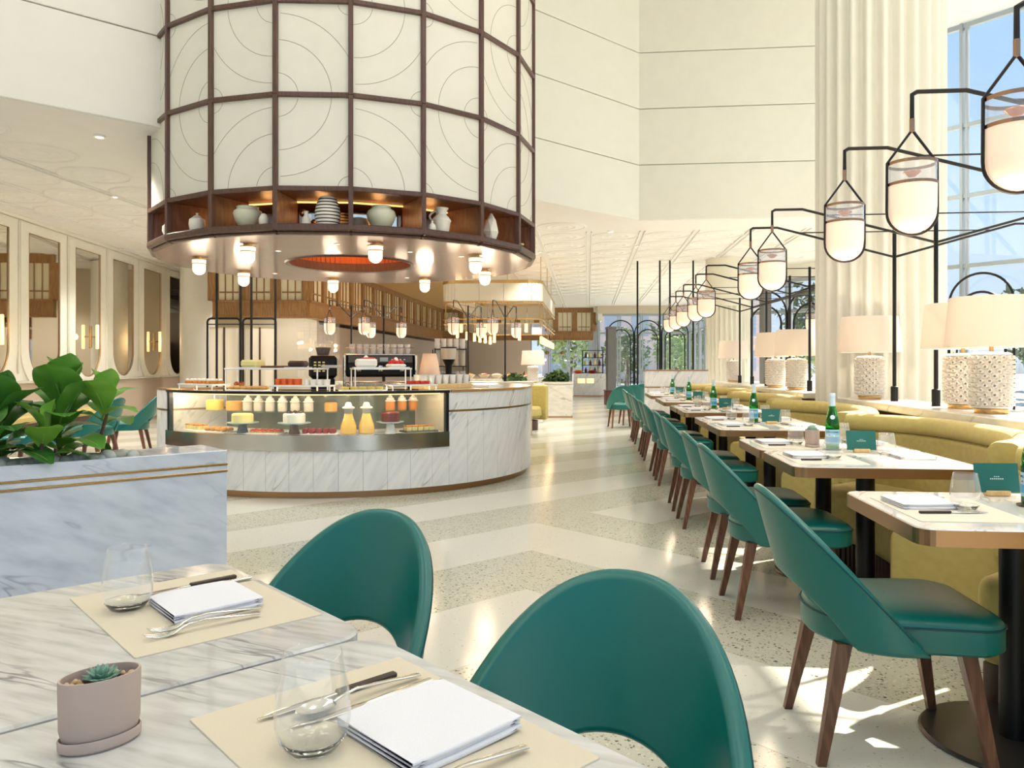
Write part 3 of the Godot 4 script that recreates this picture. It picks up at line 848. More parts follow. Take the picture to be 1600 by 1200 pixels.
# ---------------------------------------------------------------- the round bar
func bar() -> void:
	var xf := drum_xf()
	var o := thing("round_bar", "round marble bar counter with bronze plinth and brass bands", "counter", W(DRUM.x, DRUM.y), face(-DRUM.x, -DRUM.y))
	put("plinth", ring(1.9, 2.075, 0.0, 0.065, -66.0, 116.0, 60), M.bronze, o)
	for k in 14:
		var d0 := -57.0 + k * 6.0
		if d0 >= 26.0: break
		put("marble_slab", ring(2.08, 2.12, 0.065, 0.435, d0 + 0.03, minf(d0 + 6.0, 26.0) - 0.03, 4), M.counter_marble, o)
	for k in 15:
		var d0 := 26.0 + k * 6.0
		put("marble_slab", ring(2.08, 2.12, 0.065, 0.765, d0 + 0.03, d0 + 5.97, 4), M.counter_marble, o)
		put("marble_slab", ring(2.08, 2.12, 0.785, 0.955, d0 + 0.03, d0 + 5.97, 4), M.counter_marble, o)
	put("brass_band", ring(2.08, 2.123, 0.767, 0.783, 26.0, 116.0, 40), M.brass, o)
	put("carcass", ring(1.50, 2.075, 0.065, 0.43, -57.0, 116.0, 60), M.beige_wall, o)
	put("carcass", ring(1.50, 2.075, 0.435, 0.955, 26.5, 116.0, 34), M.beige_wall, o)
	put("worktop", ring(1.46, 2.12, 0.957, 0.980, 26.5, 116.0, 34), M.ledge_marble, o)
	put("top_edge", ring(2.12, 2.132, 0.957, 0.980, 26.5, 116.0, 34), M.brass, o)
	# end pier at the left
	var pier := part("end_pier", o)
	put("pier_slab", ring(1.50, 2.12, 0.065, 0.765, -66.0, -57.15, 6), M.counter_marble, pier)
	put("pier_slab", ring(1.50, 2.12, 0.785, 0.965, -66.0, -57.15, 6), M.counter_marble, pier)
	put("pier_band", ring(1.50, 2.123, 0.767, 0.783, -66.05, -57.1, 6), M.bronze, pier)
	put("pier_cap", ring(1.50, 2.123, 0.967, 0.985, -66.05, -57.1, 6), M.bronze, pier)
	# glazed display case
	var c := thing("pastry_case", "curved glass pastry display case with brushed steel band in the bar", "display case", W(DRUM.x, DRUM.y), face(-DRUM.x, -DRUM.y))
	put("steel_band", ring(2.06, 2.135, 0.437, 0.580, -57.0, 25.8, 60), M.steel, c)
	put("deck", ring(1.50, 2.06, 0.437, 0.575, -57.0, 25.8, 50), M.white, c)
	for k in 4: put("front_glass", ring(2.105, 2.111, 0.582, 0.950, -56.6 + k * 20.5, -56.6 + (k + 1) * 20.5 - 0.1, 12), M.case_glass, c)
	for k in 4: put("back_door", ring(1.505, 1.512, 0.582, 0.950, -56.6 + k * 20.5, -56.6 + (k + 1) * 20.5 - 0.1, 10), M.case_back, c)
	put("glass_shelf", ring(1.55, 1.82, 0.765, 0.773, -56.0, 24.0, 40), M.case_glass, c)
	put("top_plate", ring(1.47, 2.125, 0.957, 0.972, -57.0, 25.8, 60), M.case_glass, c)
	put("top_frame", ring(2.085, 2.13, 0.952, 0.976, -57.0, 26.0, 60), M.black_metal, c)
	put("top_frame", ring(1.47, 1.55, 0.952, 0.976, -57.0, 26.0, 60), M.black_metal, c)
	for b in [-56.7, 25.6]:
		put("end_post", mb().box(Vector3(0, 0.765, 0), Vector3(0.03, 0.37, 0.05), 0.004), M.black_metal, c, pol(b, 2.09), seg_basis(b))
		put("end_glass", mb().box(Vector3(0, 0.765, 0), Vector3(0.006, 0.37, 0.55)), M.case_glass, c, pol(b, 1.80), seg_basis(b))
	put("shelf_light", ring(2.055, 2.075, 0.940, 0.950, -56.0, 24.0, 40), M.tube_glow, c)
	for k in 8: omni(xf * pol(-54.0 + k * 10.5, 2.02, 0.925), 0.05, Color(1.0, 0.90, 0.72), 0.03)
	case_food(xf)
	top_food(xf)
	island(xf)

func item(called: String, label: String, cat: String, xf: Transform3D, deg: float, r: float, y: float, group := "") -> Node3D:
	var o := thing(called, label, cat, xf * pol(deg, r, y), face(-DRUM.x, -DRUM.y) + deg_to_rad(deg), group)
	return o
func cake_on(o: Node3D, r: float, h: float, y: float, m: Material, top = null) -> void:
	put("sponge", mb().lathe([Vector2(0, y), Vector2(r, y), Vector2(r + 0.002, y + h * 0.3), Vector2(r + 0.002, y + h - 0.012), Vector2(r - 0.010, y + h), Vector2(0, y + h)], 28), m, o)
	if top != null:
		for k in 7: put("topping", mb().ball(Vector3(cos(TAU * k / 7) * r * 0.55, y + h + 0.008, sin(TAU * k / 7) * r * 0.55), Vector3(0.020, 0.016, 0.020), 8, 5), top, o)
func cake_stand(xf: Transform3D, deg: float, r: float, y: float, h: float, rad: float, label: String, m: Material, foot: Material) -> void:
	var s := item("cake_stand", label, "cake stand", xf, deg, r, y)
	put("foot", mb().lathe([Vector2(0, 0), Vector2(0.055, 0), Vector2(0.045, h * 0.4), Vector2(0.035, h), Vector2(0, h)], 20), foot, s)
	put("plate", mb().lathe([Vector2(0, h), Vector2(rad * 0.6, h), Vector2(rad, h + 0.012), Vector2(rad, h + 0.018), Vector2(0, h + 0.012)], 28), m, s)
func carafe(xf: Transform3D, deg: float, r: float, label: String) -> void:
	var c := item("juice_carafe", label, "carafe", xf, deg, r, 0.575)
	put("juice", mb().lathe(pv([0, 0.004, 0.058, 0.004, 0.066, 0.02, 0.062, 0.07, 0.042, 0.13, 0.032, 0.165, 0, 0.165]), 22), M.juice, c)
	put("glass", mb().lathe(pv([0, 0.0, 0.062, 0.0, 0.070, 0.02, 0.066, 0.075, 0.046, 0.135, 0.036, 0.17, 0.036, 0.20, 0.042, 0.215, 0.040, 0.215, 0.034, 0.2]), 22), M.clear_sheet, c)
	c.scale = Vector3.ONE * 1.12
	put("stopper", mb().lathe(pv([0.0, 0.212, 0.05, 0.212, 0.052, 0.222, 0.03, 0.232, 0.026, 0.25, 0.018, 0.262, 0, 0.266]), 18), M.icing, c)
func jar(xf: Transform3D, deg: float, r: float, y: float, fill: Material) -> void:
	var c := item("domed_jar", "glass jar of pudding under a swirled cream lid in the case", "jar", xf, deg, r, y, "cream-topped jars in the case")
	put("glass", mb().lathe(pv([0, 0, 0.042, 0, 0.046, 0.01, 0.046, 0.075, 0.04, 0.085]), 18), fill, c)
	put("cream_lid", mb().lathe(pv([0.05, 0.085, 0.054, 0.093, 0.036, 0.105, 0.038, 0.118, 0.02, 0.13, 0.018, 0.142, 0, 0.15]), 18), M.icing, c)
func tray_of(xf: Transform3D, what: String, label: String, cat: String, group: String, deg: float, r: float, y: float, nx: int, nz: int, dx: float, dz: float, mesh_parts: Array) -> void:
	for i in nx:
		for k in nz:
			var q := pol(deg, r) + seg_basis(deg) * Vector3((i - (nx - 1) / 2.0) * dx, y, (k - (nz - 1) / 2.0) * dz)
			var o := thing(what, label, cat, xf * q, face(-DRUM.x, -DRUM.y) + deg_to_rad(deg), group)
			for mp in mesh_parts: put(mp[0], mp[1], mp[2], o)
func case_food(xf: Transform3D) -> void:
	var y := 0.575
	cake_stand(xf, -31.5, 1.92, y, 0.085, 0.15, "low blue-grey cake stand carrying the pale sponge cake", M.blue_china, M.slate)
	cake_on(item("sponge_cake", "pale yellow crumbed sponge cake on a blue-grey stand", "cake", xf, -31.5, 1.92, y + 0.10), 0.098, 0.085, 0.0, M.lemon_cream)
	cake_stand(xf, -15.5, 1.93, y, 0.09, 0.15, "blue china cake stand on a turned wooden foot", M.blue_china, M.walnut)
	cake_on(item("iced_cake", "white iced cake crowned with dark berries on the wooden-footed stand", "cake", xf, -15.5, 1.93, y + 0.105), 0.10, 0.09, 0.0, M.icing, M.chocolate)
	cake_stand(xf, 11.0, 1.93, y, 0.09, 0.13, "blue china cake stand beside the juice carafes", M.blue_china, M.gloss_white)
	cake_on(item("red_velvet_cake", "dark red cake on the blue china stand beside the carafes", "cake", xf, 11.0, 1.93, y + 0.105), 0.085, 0.095, 0.0, M.red_velvet)
	carafe(xf, -0.6, 1.95, "carafe of orange juice with a white stopper, foremost of the two")
	carafe(xf, 4.3, 1.93, "carafe of orange juice half hidden by the red cake")
	cake_on(item("honey_cake", "tall golden honey cake at the pier end of the case", "cake", xf, -49.5, 1.75, 0.773), 0.085, 0.10, 0.0, M.sponge)
	cake_on(item("peach_cake", "plain peach-coloured cake on the glass shelf near the golden one", "cake", xf, -42.0, 1.68, 0.773), 0.085, 0.09, 0.0, M.pastry)
	cake_on(item("cream_cake", "small cream layer cake at the middle of the glass shelf", "cake", xf, -6.5, 1.66, 0.773), 0.06, 0.085, 0.0, M.pastry)
	for k in 6: jar(xf, -35.5 + k * 4.4, 1.70, 0.773, M.jar_glass)
	for k in 3: jar(xf, 13.5 + k * 4.2, 1.64, 0.773, M.caramel)
	var tart := [["crust", mb().lathe(pv([0, 0, 0.024, 0, 0.03, 0.018, 0.026, 0.018, 0, 0.014]), 12).mesh(), M.pastry], ["filling", mb().ball(Vector3(0, 0.02, 0), Vector3(0.022, 0.012, 0.022), 10, 6).mesh(), M.strawberry]]
	var bun := [["bun", mb().ball(Vector3(0, 0.018, 0), Vector3(0.034, 0.022, 0.03), 12, 7).mesh(), M.pastry]]
	var plum := [["cake", mb().lathe(pv([0, 0, 0.026, 0, 0.03, 0.03, 0.02, 0.045, 0, 0.048]), 12).mesh(), M.berry]]
	var slice := [["slice", mb().box(Vector3(0, 0.02, 0), Vector3(0.05, 0.04, 0.035), 0.005).mesh(), M.lemon_cream], ["glaze", mb().box(Vector3(0, 0.045, 0), Vector3(0.052, 0.012, 0.037), 0.004).mesh(), M.caramel]]
	for t in [[-40.0, M.white, "bun"], [-23.5, M.white, "tart"], [-8.3, M.white, "plum"], [19.5, M.slate, "slice"], [-50.5, M.white, "slice"]]:
		var tr := item("serving_tray", {"bun": "white tray of golden buns on the case floor", "tart": "white tray of strawberry tarts on the case floor", "plum": "white tray of dark red cakelets before the carafes", "slice": "tray of glazed slices on the case floor" + (" at the steel frame" if t[0] > 0 else " near the marble pier")}[t[2]], "tray", xf, t[0], 1.93, y)
		put("plate", mb().prism(rrect(0.34, 0.2, 0.02), 0.0, 0.012, 0.003), t[1], tr)
	tray_of(xf, "golden_bun", "small golden bun on the white tray in the glass case", "bun", "buns in the pastry case", -40.0, 1.93, y + 0.012, 4, 2, 0.075, 0.075, bun)
	tray_of(xf, "strawberry_tart", "little strawberry tart on its tray inside the case", "tart", "strawberry tarts in the case", -23.5, 1.93, y + 0.012, 5, 2, 0.063, 0.07, tart)
	tray_of(xf, "berry_cakelet", "dark red cakelet in the rows before the juice carafes", "cakelet", "red cakelets in the case", -8.3, 1.97, y + 0.012, 5, 2, 0.062, 0.06, plum)
	tray_of(xf, "glazed_slice", "caramel glazed slice on the dark tray by the steel frame", "pastry", "glazed slices by the frame", 19.5, 1.93, y + 0.012, 5, 2, 0.06, 0.06, slice)
	tray_of(xf, "cream_slice", "caramel glazed slice on the tray nearest the marble pier", "pastry", "glazed slices by the pier", -50.5, 1.93, y + 0.012, 4, 2, 0.07, 0.06, slice)

func riser(xf: Transform3D, deg: float, r: float, w: float, dpt: float, h: float, label: String) -> void:
	var o := item("display_riser", label, "stand", xf, deg, r, 0.975)
	put("shelf", mb().box(Vector3(0, h - 0.008, 0), Vector3(w, 0.016, dpt), 0.003), M.gloss_white, o)
	for sx in [-1, 1]:
		for sz in [-1, 1]: put("leg", mb().box(Vector3(sx * (w / 2 - 0.012), (h - 0.016) / 2, sz * (dpt / 2 - 0.012)), Vector3(0.012, h - 0.016, 0.012), 0.002), M.gloss_white, o)
func top_food(xf: Transform3D) -> void:
	riser(xf, -24.0, 1.72, 0.98, 0.24, 0.215, "tall white display riser carrying the yellow and chocolate cakes")
	riser(xf, 9.5, 1.74, 0.56, 0.24, 0.215, "tall white display riser carrying the white and strawberry cakes")
	riser(xf, -44.0, 1.99, 0.52, 0.22, 0.065, "low white riser of pink-topped cakes near the marble pier")
	riser(xf, -12.5, 1.99, 0.56, 0.20, 0.06, "low white riser of orange dessert cups")
	riser(xf, 16.6, 1.99, 0.46, 0.20, 0.06, "low white riser holding the red macarons")
	var yt := 0.975 + 0.215
	var box_cake := func(called: String, label: String, deg: float, m: Material, w: float, h: float) -> Node3D:
		var o := item(called, label, "cake", xf, deg, 1.73, yt)
		put("cake", mb().box(Vector3(0, 0.008 + h / 2, 0), Vector3(w, h, 0.16), 0.018), m, o)
		put("board", mb().box(Vector3(0, 0.004, 0), Vector3(w + 0.05, 0.008, 0.2), 0.002), M.gloss_white, o)
		return o
	box_cake.call("lemon_cake", "pale yellow loaf cake on the tall white riser", -32.5, M.lemon_cream, 0.19, 0.07)
	box_cake.call("chocolate_cake", "glossy chocolate ring cake on the tall white riser", -16.5, M.chocolate, 0.16, 0.06)
	var w1: Node3D = box_cake.call("cream_gateau", "square white cream cake with red fruit on top", 4.8, M.icing, 0.20, 0.08)
	put("fruit", mb().ball(Vector3(0.02, 0.092, 0), Vector3(0.07, 0.012, 0.05), 12, 6), M.strawberry, w1)
	put("swirl", mb().lathe(pv([0.03, 0.095, 0.02, 0.108, 0.008, 0.12, 0, 0.124]), 12), M.icing, w1)
	var w2: Node3D = box_cake.call("strawberry_gateau", "strawberry topped cream cake on the shorter white riser", 14.5, M.icing, 0.17, 0.03)
	for k in 5: put("fruit", mb().ball(Vector3(-0.05 + k * 0.025, 0.05 + 0.012 * (k % 2), 0.01 * (k % 3)), Vector3(0.028, 0.024, 0.028), 10, 6), M.strawberry, w2)
	put("swirl", mb().lathe(pv([0.035, 0.06, 0.025, 0.08, 0.012, 0.1, 0, 0.106]), 12), M.icing, w2)
	var pd := item("cake_board", "dark wooden cake board on the tall riser between two cakes", "board", xf, -24.3, 1.73, yt)
	put("board", mb().box(Vector3(0, 0.012, 0), Vector3(0.22, 0.02, 0.16), 0.004), M.walnut, pd)
	var sp := item("plate_stack", "stack of white plates at the end of the tall riser", "plates", xf, -6.0, 1.73, yt)
	for k in 4: put("plate", mb().lathe(pv([0, 0, 0.06, 0, 0.10, 0.006, 0.10, 0.009, 0, 0.004]), 24), M.gloss_white, sp, Vector3(0, k * 0.006, 0))
	var yl := 0.975 + 0.065
	var pink := [["base", mb().box(Vector3(0, 0.014, 0), Vector3(0.045, 0.028, 0.04), 0.005).mesh(), M.caramel], ["cream", mb().ball(Vector3(0, 0.034, 0), Vector3(0.018, 0.014, 0.018), 8, 6).mesh(), M.icing]]
	tray_of(xf, "petit_four", "pink-topped petit four on the low riser near the pier", "pastry", "petits fours near the pier", -44.0, 1.99, yl, 7, 2, 0.066, 0.08, pink)
	var cup := [["cup", mb().lathe(pv([0, 0, 0.022, 0, 0.026, 0.055, 0.023, 0.055, 0, 0.05]), 12).mesh(), M.orange_cup]]
	tray_of(xf, "dessert_cup", "orange layered dessert cup on the low white riser", "dessert", "orange dessert cups", -16.4, 1.99, 1.035, 4, 2, 0.06, 0.07, cup)
	var wcup := [["cup", mb().lathe(pv([0, 0, 0.022, 0, 0.026, 0.05, 0.023, 0.05, 0, 0.045]), 12).mesh(), M.icing]]
	tray_of(xf, "cream_cup", "white cream dessert cup beside the orange ones", "dessert", "white dessert cups", -8.8, 1.99, 1.035, 4, 2, 0.06, 0.07, wcup)
	var mac := [["shell", mb().lathe(pv([0, 0, 0.022, 0.002, 0.024, 0.012, 0.021, 0.016, 0.024, 0.02, 0.02, 0.032, 0, 0.034]), 12).mesh(), M.strawberry]]
	tray_of(xf, "red_macaron", "red macaron lined up on the low white riser", "macaron", "red macarons", 18.5, 1.99, 1.035, 4, 2, 0.055, 0.06, mac)
	var gold := [["pastry", mb().ball(Vector3(0, 0.016, 0), Vector3(0.036, 0.018, 0.026), 10, 6).mesh(), M.pastry]]
	for t in [[-28.4, "fruit tartlets and golden pastries"], [3.1, "yellow custard pastries"]]:
		var p := item("oval_platter", "white platter of " + t[1] + " on the case top", "platter", xf, t[0], 1.97, 0.976)
		put("plate", mb().prism(rrect(0.44, 0.17, 0.05), 0.0, 0.014, 0.004), M.gloss_white, p)
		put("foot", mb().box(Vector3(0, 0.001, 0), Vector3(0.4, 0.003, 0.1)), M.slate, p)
	tray_of(xf, "golden_pastry", "golden pastry on the oval platter nearer the pier", "pastry", "golden pastries on the case", -28.4, 1.97, 0.990, 6, 2, 0.066, 0.06, gold)
	var plumt := [["tart", mb().lathe(pv([0, 0, 0.022, 0, 0.028, 0.022, 0, 0.026]), 10).mesh(), M.caramel], ["fruit", mb().ball(Vector3(0, 0.026, 0), Vector3(0.018, 0.012, 0.018), 8, 5).mesh(), M.berry]]
	tray_of(xf, "fruit_tartlet", "fruit tartlet heaped among the golden pastries", "tartlet", "fruit tartlets on the case", -31.5, 1.97, 1.026, 2, 1, 0.06, 0.06, plumt)
	var cust := [["pastry", mb().lathe(pv([0, 0, 0.03, 0, 0.036, 0.02, 0.03, 0.026, 0, 0.024]), 12).mesh(), M.sponge]]
	tray_of(xf, "custard_pastry", "yellow custard pastry on the platter before the riser", "pastry", "custard pastries on the case", 3.1, 1.97, 0.990, 5, 2, 0.078, 0.065, cust)
	# cups on a wooden tray, a menu and a plate on the marble worktop
	var tr := item("wooden_tray", "plain wooden tray carrying rows of white cups", "tray", xf, 32.0, 1.72, 0.98)
	put("tray", mb().box(Vector3(0, 0.025, 0), Vector3(0.62, 0.05, 0.22), 0.006), M.pale_oak, tr)
	for i in 7:
		for k in 2:
			var q := pol(32.0, 1.72) + seg_basis(32.0) * Vector3(-0.27 + i * 0.09, 1.03, -0.05 + k * 0.1)
			var cu := thing("paper_cup", "white cup standing on the wooden tray of the bar", "cup", xf * q, 0.0, "white cups on the wooden tray")
			put("cup", mb().lathe(pv([0, 0, 0.03, 0, 0.041, 0.085, 0.043, 0.09, 0.038, 0.09, 0.028, 0.01, 0, 0.01]), 16), M.cup, cu)
	var fold := item("menu_folder", "white folded menu lying on the bar's marble worktop", "menu", xf, 52.0, 1.82, 0.98)
	put("cover", mb().box(Vector3(0, 0.008, 0), Vector3(0.34, 0.016, 0.22), 0.003), M.white, fold)
	put("page", mb().box(Vector3(0.01, 0.022, 0), Vector3(0.30, 0.010, 0.2), 0.003), M.gloss_white, fold)

func island(xf: Transform3D) -> void:
	var o := thing("back_counter", "low beige back counter inside the round bar", "counter", xf * Vector3(0.1, 0, -0.55), face(-DRUM.x, -DRUM.y))
	put("cabinet", mb().box(Vector3(0, 0.44, 0), Vector3(2.44, 0.88, 0.62), 0.01), M.beige_wall, o)
	put("worktop", mb().box(Vector3(0, 0.895, 0), Vector3(2.5, 0.03, 0.66), 0.006), M.ledge_marble, o)
	var y := 0.91
	var at := func(x: float, z := -0.5) -> Vector3: return xf * Vector3(x, y, z)
	var turn := face(-DRUM.x, -DRUM.y)
	# espresso machine
	var e := thing("espresso_machine", "wide steel and black espresso machine topped with cups", "coffee machine", at.call(0.36), turn)
	put("body", mb().box(Vector3(0, 0.30, -0.08), Vector3(0.86, 0.28, 0.40), 0.03), M.black_metal, e)
	put("front_panel", mb().box(Vector3(0, 0.375, 0.14), Vector3(0.80, 0.10, 0.05), 0.012), M.base_metal, e)
	put("trim", mb().box(Vector3(0, 0.435, 0.1), Vector3(0.86, 0.016, 0.12), 0.004), M.steel, e)
	put("screen", mb().box(Vector3(0.04, 0.375, 0.168), Vector3(0.10, 0.05, 0.008), 0.002), M.blue_china, e)
	for k in 4: put("button", mb().box(Vector3(-0.2 + 0.05 * k, 0.375, 0.167), Vector3(0.022, 0.012, 0.006), 0.001), M.steel, e)
	for k in 4: put("button", mb().box(Vector3(0.14 + 0.05 * k, 0.375, 0.167), Vector3(0.022, 0.012, 0.006), 0.001), M.steel, e)
	for k in 3:
		put("group_head", mb().lathe(pv([0, 0.23, 0.035, 0.23, 0.038, 0.26, 0.03, 0.30]), 16), M.steel, e, Vector3(-0.26 + k * 0.26, 0, 0.13))
		put("portafilter", mb().tube([Vector3(-0.26 + k * 0.26, 0.235, 0.14), Vector3(-0.26 + k * 0.26, 0.22, 0.30)], 0.013, 8), M.black_metal, e)
	put("drip_tray", mb().box(Vector3(0, 0.07, 0.05), Vector3(0.84, 0.06, 0.44), 0.01), M.steel, e)
	for sx in [-1, 1]:
		put("side_panel", mb().box(Vector3(sx * 0.435, 0.24, -0.02), Vector3(0.035, 0.40, 0.46), 0.012), M.steel, e)
		put("foot", mb().lathe(pv([0, 0, 0.03, 0, 0.025, 0.04]), 12), M.black_metal, e, Vector3(sx * 0.36, 0, 0.1))
	put("cup_rail", mb().tube([Vector3(-0.42, 0.52, 0.08), Vector3(0.42, 0.52, 0.08)], 0.005, 6), M.steel, e)
	for k in 9:
		var cu := thing("ceramic_cup", "white ceramic cup warming on top of the espresso machine", "cup", xf * Vector3(0.36 - 0.34 + k * 0.085, y + 0.445, -0.52), 0.0, "cups on the espresso machine")
		for q in 2: put("cup", mb().lathe(pv([0, 0, 0.026, 0, 0.037, 0.06, 0.039, 0.068, 0.034, 0.068, 0.024, 0.01, 0, 0.01]), 16), M.cup, cu, Vector3(0, q * 0.055, 0))
	# bean grinder with a touch screen
	var g := thing("coffee_grinder", "black coffee maker with a glowing keypad and bean hopper", "coffee machine", at.call(-0.33, -0.42), turn)
	put("body", mb().box(Vector3(0, 0.285, 0), Vector3(0.33, 0.27, 0.28), 0.03), M.black_metal, g)
	put("base", mb().box(Vector3(0, 0.075, 0), Vector3(0.28, 0.15, 0.26), 0.02), M.black_metal, g)
	for r in 4:
		for c in 3: put("key", mb().box(Vector3(-0.09 + c * 0.05, 0.235 + r * 0.035, 0.142), Vector3(0.03, 0.018, 0.004), 0.001), M.lemon_cream, g)
	put("hopper", mb().lathe(pv([0, 0.42, 0.07, 0.42, 0.11, 0.55, 0.11, 0.60, 0.0, 0.60]), 20), M.clear_sheet, g)
	put("beans", mb().lathe(pv([0, 0.425, 0.066, 0.425, 0.095, 0.52, 0, 0.53]), 20), M.chocolate, g)
	# small lamp with a tapering shade
	var l := thing("bar_lamp", "small lamp with tapering cream shade beside the espresso machine", "lamp", at.call(0.965, -0.36), turn)
	put("stem", mb().lathe(pv([0, 0, 0.06, 0, 0.06, 0.015, 0.012, 0.02, 0.012, 0.2]), 16), M.brass, l)
	put("lamp_shade", mb().lathe(pv([0.14, 0.18, 0.085, 0.45, 0.082, 0.45, 0.137, 0.18]), 28), M.shade_linen, l)
	omni(at.call(0.965, -0.36) + Vector3(0, 0.3, 0), 0.06, Color(1.0, 0.88, 0.74), 0.04)
	var gr := thing("bean_grinder", "tall black bean grinder with a conical hopper", "grinder", at.call(1.22, -0.5), turn)
	put("base", mb().box(Vector3(0, 0.10, 0), Vector3(0.19, 0.2, 0.24), 0.02), M.black_metal, gr)
	put("neck", mb().lathe(pv([0.04, 0.2, 0.045, 0.30, 0.085, 0.38, 0.0, 0.38]), 20), M.black_metal, gr)
	put("hopper", mb().lathe(pv([0.085, 0.38, 0.10, 0.50, 0.10, 0.52, 0.0, 0.52]), 20), M.canopy_panel, gr)
	put("lid", mb().lathe(pv([0.105, 0.52, 0.105, 0.535, 0, 0.54]), 20), M.black_metal, gr)
	var rk := thing("cup_rack", "wire rack of stacked glasses and white cups behind the bar", "rack", xf * Vector3(1.25, 0, -1.15), turn)
	put("cabinet", mb().box(Vector3(0.06, 0.45, 0), Vector3(0.5, 0.90, 0.4), 0.01), M.beige_wall, rk)
	for sx in [-0.15, 0.27]:
		for sz in [-0.15, 0.15]: put("post", mb().box(Vector3(sx, 1.17, sz), Vector3(0.012, 0.54, 0.012), 0.002), M.black_metal, rk)
	for sy in [0.92, 1.20, 1.43]: put("shelf", mb().box(Vector3(0.06, sy, 0), Vector3(0.44, 0.012, 0.32), 0.003), M.black_metal, rk)
	for lv in 3:
		for k in 5:
			var q := xf * (Vector3(1.25, 0, -1.15) + Vector3(-0.11 + k * 0.085, [0.926, 1.206, 1.436][lv], 0.07))
			if lv < 2:
				var gl := thing("highball_glass", "clear tall glass stored on the wire rack", "glass", q, 0.0, "glasses on the rack")
				put("glass", mb().lathe(pv([0, 0, 0.034, 0, 0.036, 0.21, 0.034, 0.21, 0.032, 0.01, 0, 0.01]), 14), M.canopy_panel if lv == 1 else M.ribbed_glass, gl)
			else:
				var cu := thing("coffee_mug", "white mug stacked on the top of the wire rack", "mug", q, 0.0, "mugs on the rack top")
				for z in 2: put("mug", mb().lathe(pv([0, 0, 0.03, 0, 0.038, 0.075, 0.035, 0.075, 0, 0.01]), 14), M.cup, cu, Vector3(0, z * 0.06, 0))

# ---------------------------------------------------------------- seating along the windows
func taper(m: MB, p0: Vector3, p1: Vector3, s0: Vector2, s1: Vector2) -> MB:   # square leg from p0 (foot) to p1
	var a := []
	var b := []
	for e in [Vector2(-1, 1), Vector2(1, 1), Vector2(1, -1), Vector2(-1, -1)]:
		a.append(p0 + Vector3(e.x * s0.x / 2, 0, e.y * s0.y / 2))
		b.append(p1 + Vector3(e.x * s1.x / 2, 0, e.y * s1.y / 2))
	for i in 4: m.quad(a[i], a[(i + 1) % 4], b[(i + 1) % 4], b[i])
	m.quad(a[3], a[2], a[1], a[0]); m.quad(b[0], b[1], b[2], b[3])
	return m
func shell_at(ph: float, y: float, off: float) -> Vector3:   # the chair's back: ph 0 is the rear
	var s := (y - 0.36) / 0.46
	return Vector3((0.262 + 0.012 * s + off) * sin(ph), y, -(0.25 + off) * cos(ph) - 0.125 * s + 0.01)
func shell_top(ph: float) -> float: return 0.362 + 0.462 * (1.0 - pow((1.0 - cos(ph)) / 1.225, 1.10))
func shell_low(ph: float) -> float: return 0.358 + 0.182 * pow(maxf(0.0, 1.0 - pow(ph / deg_to_rad(56.0), 2.0)), 0.7)
func chair_parts() -> void:
	if meshes.has("shell"): return
	var rows := []
	var n := 52
	var pm := acos(1.0 - 1.225) - 0.02
	for j in n + 1:
		var ph := lerpf(-pm, pm, float(j) / n)
		var lo := shell_low(ph)
		var hi := maxf(shell_top(ph), lo + 0.006)
		var th := 0.017
		var e := minf(th, (hi - lo) * 0.45)
		var row := []
		for k in 11: row.append(shell_at(ph, lerpf(lo + e, hi - e, k / 10.0), th))
		for k in range(1, 6): row.append(shell_at(ph, hi - e + e * sin(PI * k / 6.0), th * cos(PI * k / 6.0)))
		for k in 11: row.append(shell_at(ph, lerpf(hi - e, lo + e, k / 10.0), -th))
		for k in range(1, 6): row.append(shell_at(ph, lo + e - e * sin(PI * k / 6.0), -th * cos(PI * k / 6.0)))
		rows.append(row)
	meshes.shell = mb().grid(rows, true, false).mesh()
	var seam := []
	for j in range(2, n - 1):
		var ph := lerpf(-pm, pm, float(j) / n)
		seam.append(shell_at(ph, shell_top(ph) - 0.016, 0.0175))
	meshes.seam = mb().tube(seam, 0.0022, 5).mesh()
	# seat: a rounded D in plan
	var plan := []
	for k in 13:
		var a := PI / 2 * k / 12.0
		plan.append(Vector2(0.155 + 0.095 * cos(a), 0.225 + 0.095 * sin(a)))
	for k in range(12, -1, -1):
		var a := PI / 2 * k / 12.0
		plan.append(Vector2(-0.155 - 0.095 * cos(a), 0.225 + 0.095 * sin(a)))
	for k in 25:
		var a := PI * (k + 0.5) / 25.0
		plan.append(Vector2(-0.232 * cos(a), -0.02 - 0.205 * sin(a)))
	var lv := [[0.04, 0.352], [0.012, 0.357], [0.0, 0.37], [0.0, 0.435], [0.004, 0.448], [0.014, 0.460], [0.035, 0.468], [0.09, 0.475], [0.17, 0.478], [0.238, 0.479]]
	var srows := []
	for l in lv:
		var row := []
		for p in plan:
			var q: Vector2 = Vector2(0, 0.03) + (p - Vector2(0, 0.03)) * (1.0 - l[0] / 0.24)
			row.append(Vector3(q.x, l[1], q.y))
		srows.append(row)
	# plan runs from +x over the front (+z) to -x: seen from above that is clockwise, so flip
	var sm := mb().grid(srows, true, false, true)
	meshes.seat = sm.mesh()
	var pip := []
	for p in plan:
		var q: Vector2 = p * 1.004
		pip.append(Vector3(q.x, 0.437, q.y))
	meshes.piping = mb().tube(pip, 0.0035, 5, true).mesh()
	meshes.chair_legs = []
	for sx in [-1.0, 1.0]:
		meshes.chair_legs.append(taper(mb(), Vector3(sx * 0.215, 0, 0.27), Vector3(sx * 0.175, 0.36, 0.205), Vector2(0.026, 0.026), Vector2(0.046, 0.046)).mesh())
		meshes.chair_legs.append(taper(mb(), Vector3(sx * 0.20, 0, -0.225), Vector3(sx * 0.165, 0.365, -0.15), Vector2(0.026, 0.026), Vector2(0.044, 0.046)).mesh())
